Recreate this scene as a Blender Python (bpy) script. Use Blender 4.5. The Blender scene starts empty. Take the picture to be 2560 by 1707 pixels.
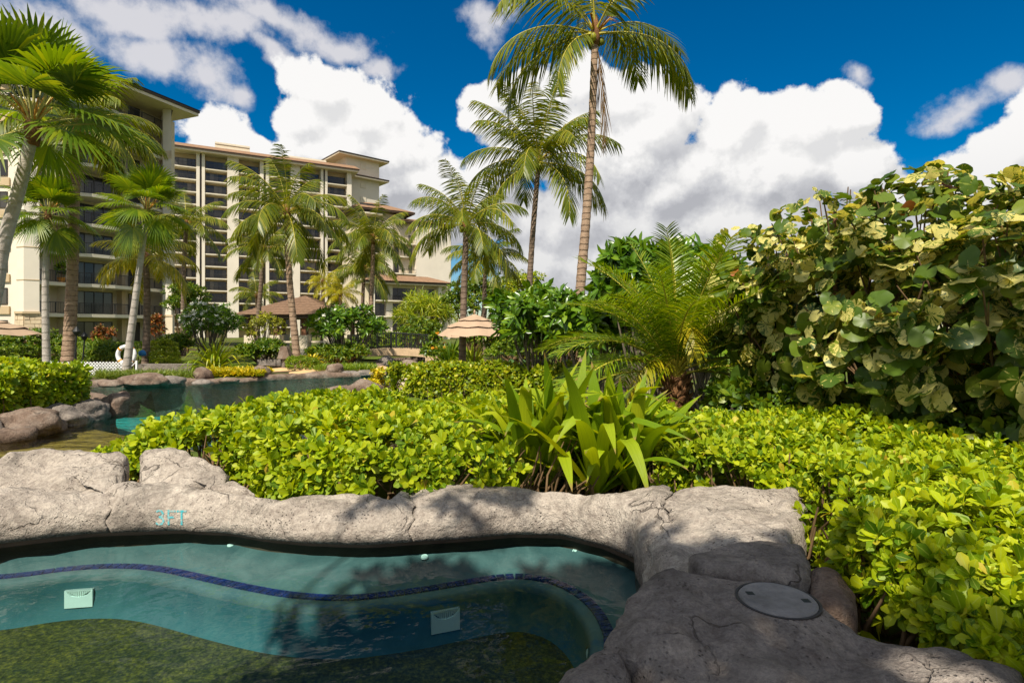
import bpy, bmesh, math, random
import numpy as np
from mathutils import Vector, Matrix, noise
from mathutils.bvhtree import BVHTree

rnd = random.Random(7)
R = np.random.RandomState(11)
scene = bpy.context.scene
coll = scene.collection
rad = math.radians

# ------------------------------------------------------------------ camera
CZ = 1.4                      # lens height above the hot tub water
FPX, CXP, CYP = 1421.0, 1280.0, 825.0
cam_d = bpy.data.cameras.new("camera")
cam = bpy.data.objects.new("camera", cam_d)
coll.objects.link(cam)
cam.location = (0, 0, CZ)
cam.rotation_euler = (rad(90), 0, 0)
cam_d.sensor_width = 36.0
cam_d.lens = 36.0 * FPX / 2560.0
cam_d.shift_y = -(853.5 - CYP) / 2560.0
cam_d.clip_start = 0.05
cam_d.clip_end = 9000
scene.camera = cam

# ------------------------------------------------------------------ light
SUN = Vector((-0.20, -0.57, 0.80)).normalized()     # towards the sun
elev = math.asin(SUN.z)
sd = bpy.data.lights.new("sun", 'SUN')
sd.energy = 5.0
sd.angle = rad(0.53)
sd.color = (1.0, 0.92, 0.78)
so = bpy.data.objects.new("sun", sd)
coll.objects.link(so)
so.rotation_euler = SUN.to_track_quat('Z', 'Y').to_euler()
so.location = (0, -5, 30)

scene.view_settings.view_transform = 'Standard'
scene.view_settings.look = 'None'
scene.view_settings.gamma = 1.0
scene.view_settings.exposure = 0.43
scene.view_settings.use_curve_mapping = False
scene.cycles.use_denoising = True
scene.cycles.max_bounces = 8
scene.cycles.diffuse_bounces = 3
scene.cycles.glossy_bounces = 3
scene.cycles.transmission_bounces = 4
scene.cycles.transparent_max_bounces = 8
scene.cycles.caustics_reflective = False
scene.cycles.caustics_refractive = False
scene.cycles.sample_clamp_indirect = 6.0

# ------------------------------------------------------------------ sky with cumulus
world = bpy.data.worlds.new("World")
scene.world = world
world.use_nodes = True
world.cycles.sampling_method = "MANUAL"
world.cycles.sample_map_resolution = 512
wt = world.node_tree
wt.nodes.clear()


def NN(t, kind, **kw):
    n = t.nodes.new(kind)
    for k, v in kw.items():
        setattr(n, k, v)
    return n


def MATH(t, op, a, b=None, c=None, clamp=False):
    n = t.nodes.new('ShaderNodeMath')
    n.operation = op
    n.use_clamp = clamp
    for i, x in enumerate((a, b, c)):
        if x is None:
            continue
        if isinstance(x, (int, float)):
            n.inputs[i].default_value = x
        else:
            t.links.new(x, n.inputs[i])
    return n.outputs[0]


def VM(t, op, a, b=None, c=None):
    n = t.nodes.new('ShaderNodeVectorMath')
    n.operation = op
    for i, x in enumerate((a, b, c)):
        if x is None:
            continue
        if isinstance(x, tuple):
            n.inputs[i].default_value = x
        else:
            t.links.new(x, n.inputs[i])
    return n.outputs[1] if op in ('DOT_PRODUCT', 'LENGTH', 'DISTANCE') else n.outputs[0]


def RANGE(t, v, a, b, c=0.0, d=1.0, smooth=True):
    n = t.nodes.new('ShaderNodeMapRange')
    n.interpolation_type = 'SMOOTHSTEP' if smooth else 'LINEAR'
    t.links.new(v, n.inputs[0])
    for i, x in enumerate((a, b, c, d)):
        n.inputs[1 + i].default_value = x
    return n.outputs[0]


# cloud heaps: azimuth / elevation of the centre and the half extents, in degrees
def dirdeg(x, y):
    X, Y = (x * 1.0884 - CXP) / FPX, (CYP - y * 1.0884) / FPX
    az = math.atan(X)
    return az, math.atan(Y * math.cos(az))


def heap(x, y, rx, ry):
    a0, e0 = dirdeg(x, y)
    a1, _ = dirdeg(x + rx, y)
    a2, _ = dirdeg(x - rx, y)
    _, e1 = dirdeg(x, y - ry)
    _, e2 = dirdeg(x, y + ry)
    return (a0, e0, abs(a1 - a2) / 2, abs(e1 - e2) / 2)


HEAPS = [heap(*h) for h in [
    (500, 305, 95, 85), (575, 335, 75, 55), (660, 345, 60, 35), (745, 190, 110, 75), (700, 250, 75, 70),
    (835, 260, 130, 100), (900, 340, 140, 100), (960, 420, 130, 90), (760, 330, 120, 70), (1010, 440, 80, 60),
    (1135, 225, 75, 65), (1230, 200, 100, 60), (1330, 175, 90, 65), (1440, 210, 130, 75), (1500, 270, 115, 100),
    (1110, 290, 65, 45), (1240, 320, 160, 110), (1400, 380, 190, 150), (1560, 420, 160, 120), (1700, 300, 130, 95),
    (1850, 300, 165, 95), (1945, 275, 85, 55), (1760, 410, 260, 130), (1960, 400, 130, 90), (1290, 520, 150, 110),
    (1500, 540, 270, 120), (1240, 610, 120, 60), (1720, 520, 270, 110), (2210, 405, 120, 75), (2310, 335, 130, 95),
    (2400, 260, 120, 90), (2060, 460, 160, 75), (2250, 460, 220, 90), (1110, 470, 110, 120), (980, 520, 120, 90),
    (1420, 620, 330, 110), (1750, 620, 330, 110), (2050, 560, 260, 120), (2300, 560, 260, 120), (800, 440, 160, 90)]]
WISPS = [heap(*h) for h in [
    (90, 45, 260, 85), (310, 30, 220, 70), (480, 60, 190, 60), (640, 45, 160, 45), (770, 85, 130, 42),
    (870, 140, 55, 42), (340, 120, 170, 62), (480, 175, 110, 50), (550, 205, 55, 32), (1115, 40, 75, 45),
    (1945, 185, 34, 36), (1140, 375, 40, 28), (2200, 230, 130, 45), (2310, 175, 80, 45), (640, 130, 80, 30)]]


def cloud_group(name, heaps, amp, warp):
    g = bpy.data.node_groups.new(name, 'ShaderNodeTree')
    g.interface.new_socket('p', in_out='INPUT', socket_type='NodeSocketVector')
    g.interface.new_socket('field', in_out='OUTPUT', socket_type='NodeSocketFloat')
    gi = g.nodes.new('NodeGroupInput')
    go = g.nodes.new('NodeGroupOutput')
    p = gi.outputs[0]
    w = NN(g, 'ShaderNodeTexNoise')
    w.inputs['Scale'].default_value = 7.0
    w.inputs['Detail'].default_value = 3.0
    g.links.new(p, w.inputs['Vector'])
    off = VM(g, 'SUBTRACT', w.outputs['Color'], (0.5, 0.5, 0.5))
    off = VM(g, 'MULTIPLY', off, (warp, warp, 0))
    q = VM(g, 'ADD', p, off)
    cur = None
    for (a, e, ra, re) in heaps:
        m = VM(g, 'MULTIPLY_ADD', q, (1 / ra, 1 / re, 0), (-a / ra, -e / re, 0))
        d = VM(g, 'DOT_PRODUCT', m, m)
        cur = d if cur is None else MATH(g, 'SMOOTH_MIN', cur, d, 0.22)
    f = MATH(g, 'SUBTRACT', 1.0, MATH(g, 'POWER', cur, 0.5))
    # the same kind of clouds all round, where no heap was named
    sep = NN(g, 'ShaderNodeSeparateXYZ')
    g.links.new(p, sep.inputs[0])
    oa = RANGE(g, MATH(g, 'ABSOLUTE', sep.outputs[0]), 0.72, 1.0)
    oe = RANGE(g, sep.outputs[1], 0.58, 0.8)
    out = MATH(g, 'MAXIMUM', oa, oe)
    big = NN(g, 'ShaderNodeTexNoise')
    big.inputs['Scale'].default_value = 2.3
    big.inputs['Detail'].default_value = 2.0
    g.links.new(p, big.inputs['Vector'])
    bf = MATH(g, 'MULTIPLY_ADD', big.outputs['Fac'], 3.2, -1.45)  # cloud cover out of view thickened to add neutral fill light
    f = MATH(g, 'MAXIMUM', f, MATH(g, 'MULTIPLY_ADD', MATH(g, 'SUBTRACT', out, 1.0), 3.0, bf))
    n1 = NN(g, 'ShaderNodeTexNoise')
    n1.inputs['Scale'].default_value = 15.0
    n1.inputs['Detail'].default_value = 9.0
    n1.inputs['Roughness'].default_value = 0.58
    g.links.new(p, n1.inputs['Vector'])
    f = MATH(g, 'ADD', f, MATH(g, 'MULTIPLY_ADD', n1.outputs['Fac'], amp, -0.5 * amp))
    n2 = NN(g, 'ShaderNodeTexNoise')
    n2.inputs['Scale'].default_value = 48.0
    n2.inputs['Detail'].default_value = 6.0
    n2.inputs['Roughness'].default_value = 0.62
    g.links.new(p, n2.inputs['Vector'])
    f = MATH(g, 'ADD', f, MATH(g, 'MULTIPLY_ADD', n2.outputs['Fac'], amp * 0.42, -0.21 * amp))
    g.links.new(f, go.inputs[0])
    return g


gH = cloud_group('cumulus', HEAPS, 1.05, 0.09)
gW = cloud_group('wisps', WISPS, 2.0, 0.10)
tc = NN(wt, 'ShaderNodeTexCoord')
sx = NN(wt, 'ShaderNodeSeparateXYZ')
wt.links.new(tc.outputs['Generated'], sx.inputs[0])
az = MATH(wt, 'ARCTAN2', sx.outputs[0], sx.outputs[1])
el = MATH(wt, 'ARCSINE', sx.outputs[2])
cv = NN(wt, 'ShaderNodeCombineXYZ')
wt.links.new(az, cv.inputs[0])
wt.links.new(el, cv.inputs[1])
P = cv.outputs[0]


def gcall(g, vec):
    n = wt.nodes.new('ShaderNodeGroup')
    n.node_tree = g
    wt.links.new(vec, n.inputs[0])
    return n.outputs[0]


fH = gcall(gH, P)
fH2 = gcall(gH, VM(wt, 'ADD', P, (-0.016, 0.030, 0)))
fH3 = gcall(gH, VM(wt, 'ADD', P, (-0.045, 0.13, 0)))
fW = gcall(gW, P)
aH = RANGE(wt, fH, -0.03, 0.17)
aW = MATH(wt, 'MULTIPLY', RANGE(wt, fW, -0.10, 0.85), 0.90)
# lit by the high sun: bright where the heap thins towards the light, grey underneath
fine_ = RANGE(wt, MATH(wt, 'SUBTRACT', fH, fH2), -0.30, 0.32, 0.0, 1.0, False)
broad = RANGE(wt, MATH(wt, 'SUBTRACT', fH, fH3), -0.55, 0.75, 0.0, 1.0, False)
lit = MATH(wt, 'MULTIPLY_ADD', fine_, 0.62, MATH(wt, 'MULTIPLY_ADD', broad, 0.85, -0.22), clamp=True)
low = RANGE(wt, el, 0.06, 0.30)
lit = MATH(wt, 'MULTIPLY', lit, MATH(wt, 'MULTIPLY_ADD', low, 0.36, 0.64))
ccol = NN(wt, 'ShaderNodeValToRGB')
ccol.color_ramp.elements[0].position = 0.0
ccol.color_ramp.elements[0].color = (0.34, 0.345, 0.37, 1)
ccol.color_ramp.elements[1].position = 1.0
ccol.color_ramp.elements[1].color = (0.715, 0.705, 0.695, 1)
e_ = ccol.color_ramp.elements.new(0.40)
e_.color = (0.47, 0.473, 0.49, 1)
e_ = ccol.color_ramp.elements.new(0.72)
e_.color = (0.60, 0.597, 0.595, 1)
wt.links.new(lit, ccol.inputs[0])
sky = NN(wt, 'ShaderNodeTexSky')
sky.sky_type = 'NISHITA'
sky.sun_disc = False
sky.sun_elevation = elev
sky.sun_rotation = math.atan2(SUN.x, SUN.y)
sky.air_density = 1.0
sky.dust_density = 0.15
sky.ozone_density = 3.0
hs = NN(wt, 'ShaderNodeHueSaturation')
hs.inputs['Saturation'].default_value = 1.60
hs.inputs['Value'].default_value = 0.070
wt.links.new(sky.outputs[0], hs.inputs['Color'])
m1 = NN(wt, 'ShaderNodeMix', data_type='RGBA')
wt.links.new(aW, m1.inputs['Factor'])
wt.links.new(hs.outputs[0], m1.inputs[6])
m1.inputs[7].default_value = (0.56, 0.55, 0.57, 1)
m2 = NN(wt, 'ShaderNodeMix', data_type='RGBA')
wt.links.new(aH, m2.inputs['Factor'])
wt.links.new(m1.outputs[2], m2.inputs[6])
wt.links.new(ccol.outputs[0], m2.inputs[7])
bg = NN(wt, 'ShaderNodeBackground')
bg.inputs['Strength'].default_value = 1.0
wt.links.new(m2.outputs[2], bg.inputs['Color'])
wo = NN(wt, 'ShaderNodeOutputWorld')
wt.links.new(bg.outputs[0], wo.inputs[0])


# ------------------------------------------------------------------ placing helpers
def at(x, y, Y):
    """a point seen at (x, y) of the 2352-wide view, Y metres ahead"""
    px, py = x * 1.0884, y * 1.0884
    return Vector(((px - CXP) / FPX * Y, Y, CZ - (py - CYP) / FPX * Y))


def atz(x, y, z):
    py = y * 1.0884
    return at(x, y, (CZ - z) * FPX / (py - CYP))


def fbm(v, s, o=4):
    return noise.fractal(Vector(v) * s, 1.0, 2.0, o)


# ------------------------------------------------------------------ objects
def put(name, me, parent=None, loc=None):
    o = bpy.data.objects.new(name, me)
    coll.objects.link(o)
    if loc is not None:
        o.location = loc
    if parent is not None:
        o.parent = parent
        r = parent
        base = Vector(parent.location)
        while r.parent is not None:
            r = r.parent
            base = base + Vector(r.location)
        o.matrix_parent_inverse = Matrix.Translation(-Vector(parent.location)) if parent.parent is None else Matrix.Identity(4)
    return o


def tag(o, label, cat, group=None):
    o['label'] = label
    o['category'] = cat
    if group:
        o['group'] = group
    return o


def thing(name, label, cat, loc=(0, 0, 0), group=None):
    o = put(name, None, None, Vector(loc))
    o.empty_display_size = 0.1
    return tag(o, label, cat, group)


def structure(o):
    o['kind'] = 'structure'
    return o


def stuff(o):
    o['kind'] = 'stuff'
    return o


def mesh_np(name, V, F, mat, smooth=True, luv=None, mids=None):
    me = bpy.data.meshes.new(name)
    V = np.asarray(V, dtype=np.float32)
    F = np.asarray(F, dtype=np.int32)
    m, k = F.shape
    me.vertices.add(len(V))
    me.vertices.foreach_set('co', V.ravel())
    me.loops.add(m * k)
    me.loops.foreach_set('vertex_index', F.ravel())
    me.polygons.add(m)
    me.polygons.foreach_set('loop_start', np.arange(0, m * k, k, dtype=np.int32))
    me.polygons.foreach_set('use_smooth', np.full(m, smooth))
    mats = mat if isinstance(mat, (list, tuple)) else [mat]
    for x in mats:
        me.materials.append(x)
    if mids is not None:
        me.polygons.foreach_set('material_index', np.asarray(mids, dtype=np.int32))
    if luv is not None:
        at_ = me.attributes.new('luv', 'FLOAT2', 'POINT')
        at_.data.foreach_set('vector', np.asarray(luv, dtype=np.float32).ravel())
    me.update(calc_edges=True)
    me.validate()
    return me


class MB:
    """collects solid pieces of one part"""

    def __init__(self):
        self.v, self.f = [], []

    def add(self, vs, fs):
        b = len(self.v)
        self.v += [tuple(x) for x in vs]
        self.f += [tuple(i + b for i in f) for f in fs]
        return self

    def hexa(self, c):
        return self.add(c, [(3, 2, 1, 0), (4, 5, 6, 7), (0, 1, 5, 4), (1, 2, 6, 5), (2, 3, 7, 6), (3, 0, 4, 7)])

    def box(self, a, b):
        x0, y0, z0 = a
        x1, y1, z1 = b
        return self.hexa([(x0, y0, z0), (x1, y0, z0), (x1, y1, z0), (x0, y1, z0),
                          (x0, y0, z1), (x1, y0, z1), (x1, y1, z1), (x0, y1, z1)])

    def prism(self, pts, z0, z1):
        n = len(pts)
        return self.add([(p[0], p[1], z0) for p in pts] + [(p[0], p[1], z1) for p in pts],
                        [tuple(range(n - 1, -1, -1)), tuple(range(n, 2 * n))] +
                        [(i, (i + 1) % n, n + (i + 1) % n, n + i) for i in range(n)])

    def tube(self, pts, radii, seg=8, cap=True):
        pts = [Vector(p) for p in pts]
        if isinstance(radii, (int, float)):
            radii = [radii] * len(pts)
        b = len(self.v)
        n = len(pts)
        for i, p in enumerate(pts):
            t = (pts[min(i + 1, n - 1)] - pts[max(i - 1, 0)]).normalized()
            a = t.cross(Vector((0.31, 0.95, 0.05)))
            if a.length < 0.1:
                a = t.cross(Vector((1, 0, 0)))
            a.normalize()
            c = t.cross(a)
            for k in range(seg):
                th = 2 * math.pi * k / seg
                self.v.append(tuple(p + (a * math.cos(th) + c * math.sin(th)) * radii[i]))
        for i in range(n - 1):
            for k in range(seg):
                k2 = (k + 1) % seg
                self.f.append((b + i * seg + k, b + i * seg + k2, b + (i + 1) * seg + k2, b + (i + 1) * seg + k))
        if cap:
            self.f.append(tuple(b + k for k in range(seg - 1, -1, -1)))
            self.f.append(tuple(b + (n - 1) * seg + k for k in range(seg)))
        return self

    def mesh(self, name, mat, smooth=False):
        me = bpy.data.meshes.new(name)
        me.from_pydata(self.v, [], self.f)
        for x in (mat if isinstance(mat, (list, tuple)) else [mat]):
            me.materials.append(x)
        if smooth:
            me.polygons.foreach_set('use_smooth', np.full(len(me.polygons), True))
        me.update()
        return me

    def put(self, name, mat, parent=None, smooth=False):
        return put(name, self.mesh(name, mat, smooth), parent)


# ------------------------------------------------------------------ materials
def newmat(name):
    m = bpy.data.materials.new(name)
    m.use_nodes = True
    t = m.node_tree
    t.nodes.clear()
    out = t.nodes.new('ShaderNodeOutputMaterial')
    return m, t, out


def RAMP(t, fac, stops):
    r = t.nodes.new('ShaderNodeValToRGB')
    el_ = r.color_ramp.elements
    el_[0].position, el_[0].color = stops[0][0], (*stops[0][1], 1)
    el_[1].position, el_[1].color = stops[-1][0], (*stops[-1][1], 1)
    for p, c in stops[1:-1]:
        e = el_.new(p)
        e.color = (*c, 1)
    if fac is not None:
        t.links.new(fac, r.inputs[0])
    return r.outputs[0]


def NOISE(t, scale, detail=4, rough=0.55, vec=None, dist=0.0):
    n = t.nodes.new('ShaderNodeTexNoise')
    n.inputs['Scale'].default_value = scale
    n.inputs['Detail'].default_value = detail
    n.inputs['Roughness'].default_value = rough
    n.inputs['Distortion'].default_value = dist
    if vec is not None:
        t.links.new(vec, n.inputs['Vector'])
    return n.outputs['Fac']


def POS(t):
    g = t.nodes.new('ShaderNodeNewGeometry')
    return g.outputs['Position']


def MIXC(t, f, a, b, mode='MIX'):
    n = t.nodes.new('ShaderNodeMix')
    n.data_type = 'RGBA'
    n.blend_type = mode
    for i, x in ((0, f), (6, a), (7, b)):
        if isinstance(x, (int, float)):
            n.inputs[i].default_value = x
        elif isinstance(x, tuple):
            n.inputs[i].default_value = (*x, 1)
        else:
            t.links.new(x, n.inputs[i])
    return n.outputs[2]


def BUMP(t, h, strength=0.4, dist=0.02):
    b = t.nodes.new('ShaderNodeBump')
    b.inputs['Strength'].default_value = strength
    b.inputs['Distance'].default_value = dist
    t.links.new(h, b.inputs['Height'])
    return b.outputs[0]


def PRINC(t, out, col, rough=0.7, spec=0.3, normal=None, metal=0.0):
    p = t.nodes.new('ShaderNodeBsdfPrincipled')
    if isinstance(col, tuple):
        p.inputs['Base Color'].default_value = (*col, 1)
    else:
        t.links.new(col, p.inputs['Base Color'])
    if isinstance(rough, (int, float)):
        p.inputs['Roughness'].default_value = rough
    else:
        t.links.new(rough, p.inputs['Roughness'])
    p.inputs['Specular IOR Level'].default_value = spec
    p.inputs['Metallic'].default_value = metal
    if normal is not None:
        t.links.new(normal, p.inputs['Normal'])
    if out is not None:
        t.links.new(p.outputs[0], out.inputs[0])
    return p.outputs[0]


def plain(name, col, rough=0.7, spec=0.3, var=0.12, scale=3.0, bump=0.0, metal=0.0):
    m, t, out = newmat(name)
    p = POS(t)
    f = NOISE(t, scale, 5, 0.6, p)
    lo = tuple(c * (1 - var) for c in col)
    hi = tuple(min(1, c * (1 + var)) for c in col)
    c = RAMP(t, f, [(0.3, lo), (0.7, hi)])
    nm = BUMP(t, NOISE(t, scale * 6, 4, 0.6, p), bump, 0.02) if bump else None
    PRINC(t, out, c, rough, spec, nm, metal)
    return m


def RANDOM(t):
    g = t.nodes.new('ShaderNodeNewGeometry')
    o = t.nodes.new('ShaderNodeObjectInfo')
    s = MATH(t, 'ADD', g.outputs['Random Per Island'], o.outputs['Random'])
    return MATH(t, 'FRACT', s)


def leafmat(name, stops, trans=0.35, tcol=(1.25, 1.35, 0.5), rough=0.42, spec=0.45, rib=None, veins=False):
    m, t, out = newmat(name)
    r = RANDOM(t)
    c = RAMP(t, r, stops)
    big = NOISE(t, 1.3, 2, 0.5, POS(t))
    c = MIXC(t, 1.0, c, RAMP(t, big, [(0.3, (0.82, 0.86, 0.85)), (0.7, (1.12, 1.1, 1.0))]), 'MULTIPLY')
    if rib is not None:
        a = t.nodes.new('ShaderNodeAttribute')
        a.attribute_name = 'luv'
        s = t.nodes.new('ShaderNodeSeparateXYZ')
        t.links.new(a.outputs['Vector'], s.inputs[0])
        c = MIXC(t, RANGE(t, MATH(t, 'ABSOLUTE', s.outputs[0]), 0.0, 0.14, 0.75, 0.0), c, rib)
    nrm_ = None
    if veins:
        a = t.nodes.new('ShaderNodeAttribute')
        a.attribute_name = 'luv'
        s = t.nodes.new('ShaderNodeSeparateXYZ')
        t.links.new(a.outputs['Vector'], s.inputs[0])
        vn = NOISE(t, 1.0, 3, 0.7, VM(t, 'ADD', VM(t, 'MULTIPLY', a.outputs['Vector'], (9.0, 0.7, 0)), POS(t)))
        c = MIXC(t, 1.0, c, RAMP(t, vn, [(0.35, (0.78, 0.82, 0.8)), (0.65, (1.1, 1.08, 1.0))]), 'MULTIPLY')
        tipn = MATH(t, 'MULTIPLY_ADD', NOISE(t, 6, 3, 0.6, POS(t)), 0.25, s.outputs[1])
        c = MIXC(t, RANGE(t, tipn, 1.04, 1.12), c, (0.36, 0.24, 0.07))
        nrm_ = BUMP(t, vn, 0.5, 0.01)
    b = PRINC(t, None, c, rough, spec, nrm_)
    tr = t.nodes.new('ShaderNodeBsdfTranslucent')
    t.links.new(MIXC(t, 1.0, c, tcol, 'MULTIPLY'), tr.inputs['Color'])
    mx = t.nodes.new('ShaderNodeMixShader')
    mx.inputs[0].default_value = trans
    t.links.new(b, mx.inputs[1])
    t.links.new(tr.outputs[0], mx.inputs[2])
    t.links.new(mx.outputs[0], out.inputs[0])
    return m


M = {}
M['naupaka'] = leafmat('naupaka_leaf', [(0.0, (0.07, 0.16, 0.005)), (0.18, (0.17, 0.27, 0.006)), (0.45, (0.31, 0.41, 0.006)), (0.80, (0.45, 0.50, 0.008)),
                                      (0.965, (0.46, 0.50, 0.015)), (1.0, (0.50, 0.34, 0.04))], 0.36, (1.3, 1.25, 0.25), 0.48, 0.32, (0.46, 0.54, 0.08))
M['naupaka_far'] = leafmat('hedge_leaf', [(0.0, (0.12, 0.20, 0.005)), (0.6, (0.29, 0.36, 0.008)), (1.0, (0.48, 0.44, 0.015))], 0.3, (1.25, 1.2, 0.25))
M['boxhedge'] = leafmat('clipped_leaf', [(0.0, (0.08, 0.16, 0.006)), (0.6, (0.19, 0.29, 0.008)), (1.0, (0.34, 0.37, 0.015))], 0.25, (1.2, 1.2, 0.25))
M['yellowhedge'] = leafmat('golden_leaf', [(0.0, (0.34, 0.34, 0.008)), (0.6, (0.60, 0.50, 0.012)), (1.0, (0.75, 0.52, 0.02))], 0.3, (1.1, 1.1, 0.3))
M['crinum'] = leafmat('crinum_leaf', [(0.0, (0.15, 0.26, 0.006)), (0.6, (0.27, 0.38, 0.008)), (1.0, (0.44, 0.48, 0.012))], 0.36, (1.45, 1.3, 0.25), 0.45, 0.35, None, True)
M['coconut'] = leafmat('coconut_leaflet', [(0.0, (0.075, 0.115, 0.006)), (0.6, (0.15, 0.19, 0.008)), (1.0, (0.29, 0.27, 0.014))], 0.38, (1.7, 1.5, 0.3), 0.4, 0.45)
M['coconut_yellow'] = leafmat('coconut_leaflet_yellow', [(0.0, (0.22, 0.24, 0.006)), (0.6, (0.38, 0.35, 0.008)), (1.0, (0.52, 0.40, 0.015))], 0.36, (1.4, 1.25, 0.25), 0.4, 0.45)
M['fan'] = leafmat('fan_leaf', [(0.0, (0.065, 0.125, 0.006)), (0.6, (0.12, 0.19, 0.008)), (1.0, (0.22, 0.26, 0.012))], 0.40, (2.0, 1.8, 0.3), 0.4, 0.45)
M['date'] = leafmat('date_palm_leaflet', [(0.0, (0.10, 0.18, 0.006)), (0.6, (0.18, 0.28, 0.008)), (1.0, (0.32, 0.37, 0.015))], 0.36, (1.5, 1.35, 0.25), 0.32, 0.6)
M['plumeria'] = leafmat('plumeria_leaf', [(0.0, (0.045, 0.12, 0.006)), (0.6, (0.10, 0.21, 0.008)), (1.0, (0.22, 0.33, 0.012))], 0.3, (1.4, 1.3, 0.3), 0.3, 0.55, (0.22, 0.31, 0.04))
M['shrub'] = leafmat('shrub_leaf', [(0.0, (0.05, 0.115, 0.006)), (0.6, (0.12, 0.20, 0.008)), (1.0, (0.27, 0.31, 0.015))], 0.3, (1.3, 1.2, 0.3))
M['olive'] = leafmat('olive_leaf', [(0.0, (0.16, 0.18, 0.02)), (0.6, (0.30, 0.31, 0.02)), (1.0, (0.45, 0.42, 0.03))], 0.3, (1.2, 1.2, 0.3))
M['lime'] = leafmat('lime_leaf', [(0.0, (0.16, 0.25, 0.008)), (0.6, (0.34, 0.40, 0.012)), (1.0, (0.50, 0.46, 0.02))], 0.3, (1.2, 1.2, 0.3))
M['croton'] = leafmat('croton_leaf', [(0.0, (0.06, 0.07, 0.02)), (0.4, (0.20, 0.08, 0.02)), (0.75, (0.48, 0.12, 0.03)), (1.0, (0.16, 0.20, 0.02))], 0.3, (1.2, 0.9, 0.6))
M['spider'] = leafmat('striped_leaf', [(0.0, (0.35, 0.40, 0.18)), (1.0, (0.75, 0.74, 0.60))], 0.3, (1.0, 1.0, 0.8))
M['petal'] = leafmat('petal', [(0.0, (0.80, 0.78, 0.66)), (1.0, (0.85, 0.84, 0.80))], 0.25, (1, 1, 1))
M['orange_petal'] = leafmat('orange_petal', [(0.0, (0.70, 0.22, 0.02)), (1.0, (0.80, 0.45, 0.03))], 0.25, (1, 1, 1))
M['grass'] = leafmat('grass_blade', [(0.0, (0.09, 0.15, 0.012)), (0.6, (0.18, 0.25, 0.02)), (1.0, (0.28, 0.28, 0.04))], 0.3, (1.2, 1.2, 0.4))
M['stem'] = plain('brown_stem', (0.16, 0.10, 0.05), 0.85, 0.2, 0.35, 9)
M['rachis'] = plain('yellow_rachis', (0.42, 0.36, 0.04), 0.5, 0.4, 0.25, 4)
M['petiole'] = plain('pale_petiole', (0.40, 0.36, 0.10), 0.5, 0.4, 0.25, 4)
M['dryfrond'] = plain('dry_frond', (0.22, 0.13, 0.05), 0.8, 0.2, 0.3, 6)
M['husk'] = plain('brown_husk', (0.20, 0.10, 0.045), 0.9, 0.15, 0.45, 20, 0.8)
M['coir'] = plain('orange_flower_stalk', (0.50, 0.24, 0.04), 0.8, 0.2, 0.4, 14)
M['plumeria_wood'] = plain('grey_branch', (0.15, 0.12, 0.09), 0.8, 0.25, 0.3, 8)
M['soil'] = plain('soil', (0.10, 0.065, 0.04), 0.95, 0.1, 0.4, 6, 0.6)
M['stucco'] = plain('cream_stucco', (0.66, 0.57, 0.43), 0.85, 0.2, 0.06, 0.6, 0.1)
M['stucco_white'] = plain('white_stucco', (0.72, 0.655, 0.55), 0.85, 0.2, 0.06, 0.4, 0.1)
M['stucco_tan'] = plain('tan_stucco', (0.52, 0.40, 0.25), 0.85, 0.2, 0.08, 0.6)
M['slab'] = plain('pale_slab', (0.70, 0.63, 0.50), 0.8, 0.2, 0.06, 0.8)
M['fascia'] = plain('dark_fascia', (0.07, 0.045, 0.03), 0.6, 0.3, 0.2, 2)
M['rooftile'] = plain('terracotta_roof', (0.26, 0.155, 0.09), 0.85, 0.2, 0.25, 1.5, 0.4)
M['brownroof'] = plain('brown_shingle', (0.20, 0.125, 0.08), 0.85, 0.2, 0.28, 5, 0.4)
M['rail'] = plain('dark_metal', (0.035, 0.03, 0.028), 0.5, 0.4, 0.2, 3)
M['frame'] = plain('bronze_frame', (0.04, 0.032, 0.028), 0.45, 0.4, 0.2, 3)
M['black'] = plain('black_metal', (0.015, 0.017, 0.017), 0.5, 0.4, 0.2, 3)
M['white'] = plain('white_paint', (0.80, 0.80, 0.80), 0.5, 0.4, 0.04, 4)
M['plastic'] = plain('white_plastic', (0.75, 0.84, 0.74), 0.4, 0.5, 0.04, 8)
M['orange'] = plain('orange_paint', (0.75, 0.30, 0.03), 0.5, 0.4, 0.08, 4)
M['canvas'] = plain('tan_canvas', (0.42, 0.30, 0.205), 0.9, 0.15, 0.08, 3)
M['wood'] = plain('brown_wood', (0.16, 0.07, 0.035), 0.6, 0.3, 0.25, 6)
M['greencloth'] = plain('green_cushion', (0.10, 0.19, 0.06), 0.9, 0.1, 0.12, 5)
M['cladding'] = plain('cladding_stone', (0.60, 0.48, 0.33), 0.9, 0.2, 0.22, 1.7, 0.5)
M['bridge'] = plain('bridge_stone', (0.58, 0.42, 0.26), 0.9, 0.2, 0.2, 3, 0.5)
M['sand'] = plain('sand_deck', (0.62, 0.40, 0.20), 0.9, 0.2, 0.14, 2.5, 0.2)
M['path'] = plain('pale_paving', (0.55, 0.44, 0.33), 0.9, 0.2, 0.12, 3, 0.2)
M['lid'] = plain('grey_lid', (0.20, 0.19, 0.18), 0.75, 0.25, 0.35, 9, 0.4)
M['towel'] = plain('blue_cloth', (0.05, 0.22, 0.50), 0.8, 0.2, 0.1, 5)
M['bark'] = plain('shade_tree_bark', (0.17, 0.13, 0.09), 0.9, 0.2, 0.35, 7, 0.7)


def glassmat():
    m, t, out = newmat('dark_glass')
    r = RANDOM(t)
    c = RAMP(t, r, [(0.0, (0.012, 0.012, 0.014)), (0.5, (0.03, 0.028, 0.028)), (0.8, (0.08, 0.072, 0.062)), (1.0, (0.17, 0.15, 0.12))])
    PRINC(t, out, c, 0.12, 0.6)
    return m


M['glass'] = glassmat()


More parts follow.
